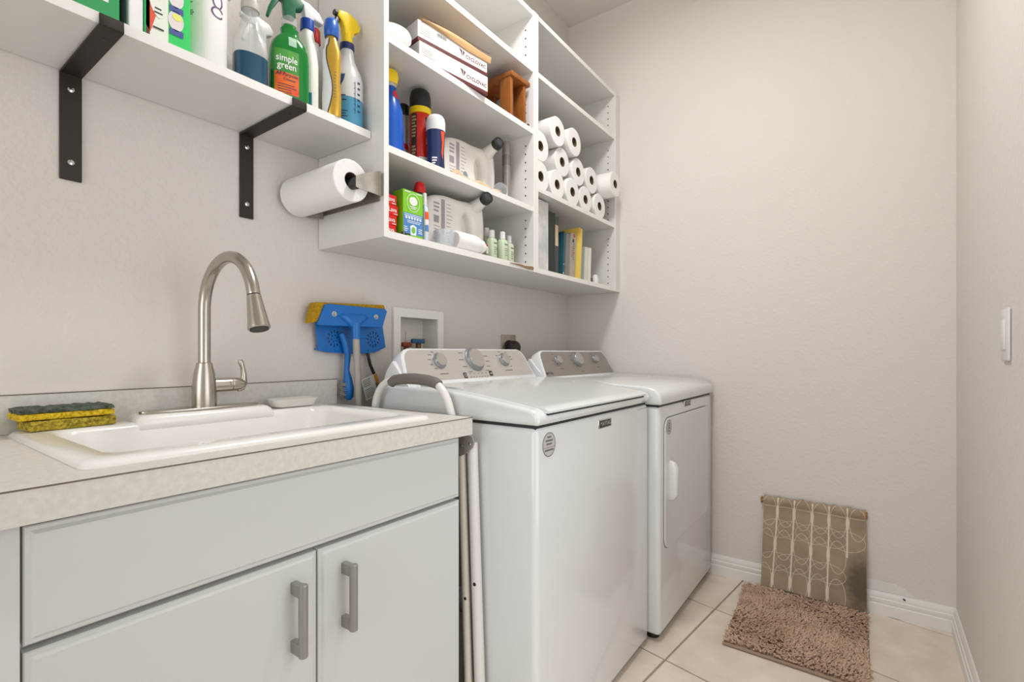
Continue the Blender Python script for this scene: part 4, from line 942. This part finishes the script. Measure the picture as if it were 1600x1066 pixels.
cb = thing('tagged_cable', 'black power cable with a white and orange warning tag behind the washer', 'cable', (.02, 1.061, 0))
MB().tube([(.0, -.025, 1.018), (.004, -.015, .97), (.006, .004, .93), (.004, .014, .86), (.0, .018, .80), (0, .02, .4)], .0055, 10).build('cable', BLACK, cb)
tm = frame_mat((.014, .004, .905), (0, .95, .31), (0, -.31, .95))
tg = MB().box(-.055, .010, -.035, .035, 0, .001).xf(tm).build('tag', WHITE, cb)
fT = lambda e_: (lambda a, b_: tuple(tm @ Vector((a, b_, e_))))
Flat().rect(-.004, -.034, .010, .034).build('orange_band', mat('tag_orange', 'd08a2c', .5), tg, fT(.0014))
F = Flat(); F.lines(-.052, -.010, .030, 5, .005, .0015); F.lines(-.052, -.010, -.002, 6, .005, .0015); F.rect(-.006, -.012, .004, .006); F.build('tag_print', INK, tg, fT(.0018))

# ================================================================== RUG
rg_ = thing('rug', 'taupe chenille shag mat on the tiles below the fabric flap', 'rug', (1.12, 2.08, 0))
C4 = [(.931, 1.826), (1.346, 1.818), (1.336, 2.346), (.903, 2.350)]
def bil(s, t_): 
    a = [C4[0][k] * (1 - s) + C4[1][k] * s for k in (0, 1)]; b_ = [C4[3][k] * (1 - s) + C4[2][k] * s for k in (0, 1)]
    return a[0] * (1 - t_) + b_[0] * t_ - 1.12, a[1] * (1 - t_) + b_[1] * t_ - 2.08
MB().prism([bil(0, 0), bil(1, 0), bil(1, 1), bil(0, 1)], lambda x, y: (x, y, .0005), lambda x, y: (x, y, .007)).build('backing', mat('rug_back', '98806c', .9), rg_, bevel=.002)
MB().tube([(*bil(0, -.004), .006), (*bil(.5, -.004), .007), (*bil(1, -.004), .006)], .005, 8).build('hem', mat('rug_back'), rg_)
rnd = np.random.default_rng(3); N = 6000; V = []; Fc = []
for k in range(N):
    s, t_ = rnd.random() * .985 + .008, rnd.random() * .965 + .022; x, y = bil(s, t_)
    fx, fy = math.sin(x * 9 + 2 * math.cos(y * 7)) , math.cos(y * 11 + 1.5 * math.sin(x * 6)) - .3
    az = math.atan2(fy, fx) + rnd.normal(0, .7); L_ = rnd.uniform(.012, .018); r_ = rnd.uniform(.0028, .0037); tl = rnd.uniform(.1, .7)
    p0 = np.array((x, y, .006)); d = np.array((math.cos(az) * math.sin(tl), math.sin(az) * math.sin(tl), math.cos(tl)))
    p1 = p0 + d * L_ * .6; d2 = d + np.array((math.cos(az) * .5, math.sin(az) * .5, -.35)); d2 /= np.linalg.norm(d2); p2 = p1 + d2 * L_ * .4
    a = np.cross(d, (0.3, .2, 1.)); a /= np.linalg.norm(a); b_ = np.cross(d, a); base = len(V)
    for p, q in ((p0, r_ * .8), (p1, r_), (p2, r_ * .85)):
        for i in range(5):
            an = 2 * math.pi * i / 5; V.append(tuple(p + (a * math.cos(an) + b_ * math.sin(an)) * q))
    V.append(tuple(p2 + d2 * r_ * .8))
    for q in (0, 1):
        for i in range(5): j = (i + 1) % 5; Fc.append((base + q * 5 + i, base + q * 5 + j, base + q * 5 + 5 + j, base + q * 5 + 5 + i))
    for i in range(5): Fc.append((base + 10 + i, base + 10 + (i + 1) % 5, base + 15))
me = bpy.data.meshes.new('pile'); me.from_pydata(V, [], Fc); me.polygons.foreach_set('use_smooth', [True] * len(Fc)); me.materials.append(mat('chenille', 'c9ad97', .9, c2='b4967f', vscale=14))
o = link('pile', me, rg_); o['kind'] = 'stuff'

# ================================================================== FABRIC FLAP over the pet door
ff = thing('fabric_flap', 'brown fabric flap with cream circle pattern hanging low on the far wall', 'curtain', (0, D, 0))
FX0, FX1, FZ1, FZ0 = .970, 1.328, .394, .011
def cloth(s, t_, e_=0):
    """s across 0..1, t down 0..1"""
    wv = .004 * math.sin(s * 17) * (.3 + t_) + .0035 * math.sin(s * 41 + 1) * max(0, 1 - 3 * abs(t_ - .12)) + .005 * math.sin(s * 6 + t_ * 5) * t_
    out = .016 + .034 * t_ ** 1.5 + wv * .7 + (.005 if t_ < .10 else 0) * math.sin(min(1, t_ / .1) * math.pi)
    x = FX0 + (FX1 - FX0) * s + (-.008 * t_ * (1 - s)) + .004 * t_ * s
    z = FZ1 + (FZ0 - FZ1) * t_ + (.0022 * math.sin(s * 37 + 2 * math.sin(s * 9)) + .0015 * math.sin(s * 83)) * max(0, 1 - t_ * 25) + .006 * math.sin(s * 5) * t_
    return (x, -out - e_, z)
n, m_ = 60, 48; V = []; Fc = []
for lay, e_ in ((0, 0), (1, -.002)):
    for j in range(m_ + 1):
        for i in range(n + 1): V.append(cloth(i / n, j / m_, e_))
N1 = (n + 1) * (m_ + 1)
for j in range(m_):
    for i in range(n):
        a = j * (n + 1) + i; Fc += [(a, a + 1, a + n + 2, a + n + 1), (N1 + a, N1 + a + n + 1, N1 + a + n + 2, N1 + a + 1)]
for i in range(n):
    for a in (i, m_ * (n + 1) + i): Fc.append((a, a + 1, N1 + a + 1, N1 + a))
for j in range(m_):
    for a in (j * (n + 1), j * (n + 1) + n): Fc.append((a, a + n + 1, N1 + a + n + 1, N1 + a))
FAB = mat('brown_satin', 'a28f76', .55, c2='94816a', vscale=12, bump=.15, bscale=500)
# worn dark stain low on the right-hand side of the cloth
nt = FAB.node_tree; bs = nt.nodes['Principled BSDF']; src = bs.inputs['Base Color'].links[0].from_socket
tc = nt.nodes.new('ShaderNodeTexCoord'); mpn = nt.nodes.new('ShaderNodeMapping'); mpn.vector_type = 'TEXTURE'; mpn.inputs['Location'].default_value = (1.318, -.03, .105); mpn.inputs['Scale'].default_value = (.062, .3, .115)
nt.links.new(tc.outputs['Object'], mpn.inputs[0])
nz = nt.nodes.new('ShaderNodeTexNoise'); nz.inputs['Scale'].default_value = 60; nt.links.new(tc.outputs['Object'], nz.inputs[0])
ln = nt.nodes.new('ShaderNodeVectorMath'); ln.operation = 'LENGTH'; nt.links.new(mpn.outputs[0], ln.inputs[0])
ad = nt.nodes.new('ShaderNodeMath'); ad.operation = 'MULTIPLY_ADD'; ad.inputs[1].default_value = .5; nt.links.new(nz.outputs[0], ad.inputs[0]); nt.links.new(ln.outputs['Value'], ad.inputs[2])
rp = nt.nodes.new('ShaderNodeMapRange'); rp.inputs[1].default_value = .75; rp.inputs[2].default_value = 1.45; rp.inputs[3].default_value = .8; rp.inputs[4].default_value = 0; nt.links.new(ad.outputs[0], rp.inputs[0])
mxx = nt.nodes.new('ShaderNodeMix'); mxx.data_type = 'RGBA'; nt.links.new(rp.outputs[0], mxx.inputs[0]); nt.links.new(src, mxx.inputs[6]); mxx.inputs[7].default_value = (*lin('453a2d'), 1); nt.links.new(mxx.outputs[2], bs.inputs['Base Color'])
MB().add(V, Fc).build('cloth', FAB, ff)
CRM = mat('cream_print', 'ddd0ba', .6)
fn = lambda a, b_: cloth(min(max(a, .003), .997), min(max(b_, .004), .994), .0012)
F = Flat(); G = Flat(); cols = (.155, .325, .505, .665, .835)
for i, cx in enumerate(cols):
    te = .99 if i < 4 else .5
    F.stroke([(cx - .05 * t_ * (1 - cx) , t_) for t_ in np.linspace(.01, te, 40)], .016)
for row, tz in enumerate((.16, .52, .90)):
    for i, cx in enumerate(cols):
        if i == 4 and row > 0: continue
        c_ = cx - .05 * tz * (1 - cx)
        F.poly(ell(c_, tz, .016, .075, 16))
    for i in range(6):
        cx = (cols[i] + cols[i - 1]) / 2 if 0 < i < 5 else (.07 if i == 0 else .93)
        if i == 5 and row > 0: continue
        c_ = cx - .05 * tz * (1 - cx)
        G.ring(c_, tz, .080, .165, .0045, 40)
    for i, cx in enumerate(cols):
        if i == 4 and row > 0: continue
        c_ = cx - .05 * tz * (1 - cx); G.ring(c_, tz + .185, .165, .10, .0035, 40) if tz < .8 else None
# keep the print inside the cloth
for q in (F, G): q.v = [(min(max(a, .0), 1.), min(max(b_, 0), 1)) for a, b_ in q.v]
F.build('cream_stripes', CRM, ff, fn); G.build('cream_circles', CRM, ff, lambda a, b_: cloth(min(max(a, .003), .997), min(max(b_, .004), .994), .0009))
Flat().stroke([(s, .105) for s in np.linspace(.004, .996, 40)], .012).build('header_seam', mat('seam_tan', 'b9a98a', .6), ff, lambda a, b_: cloth(a, b_, .0016))
MB().tube([(FX0 - .012, -.012, FZ1 - .024), (FX1 + .004, -.012, FZ1 - .024)], .004, 10).build('rod', mat('brass_rod', '9a6a34', .4, .8), ff)
for x in (FX0 - .010, FX1 + .002): MB().box(x - .003, x + .003, -.016, -.0005, FZ1 - .036, FZ1 - .010).build('rod_hook', mat('brass_rod'), ff, bevel=.001)
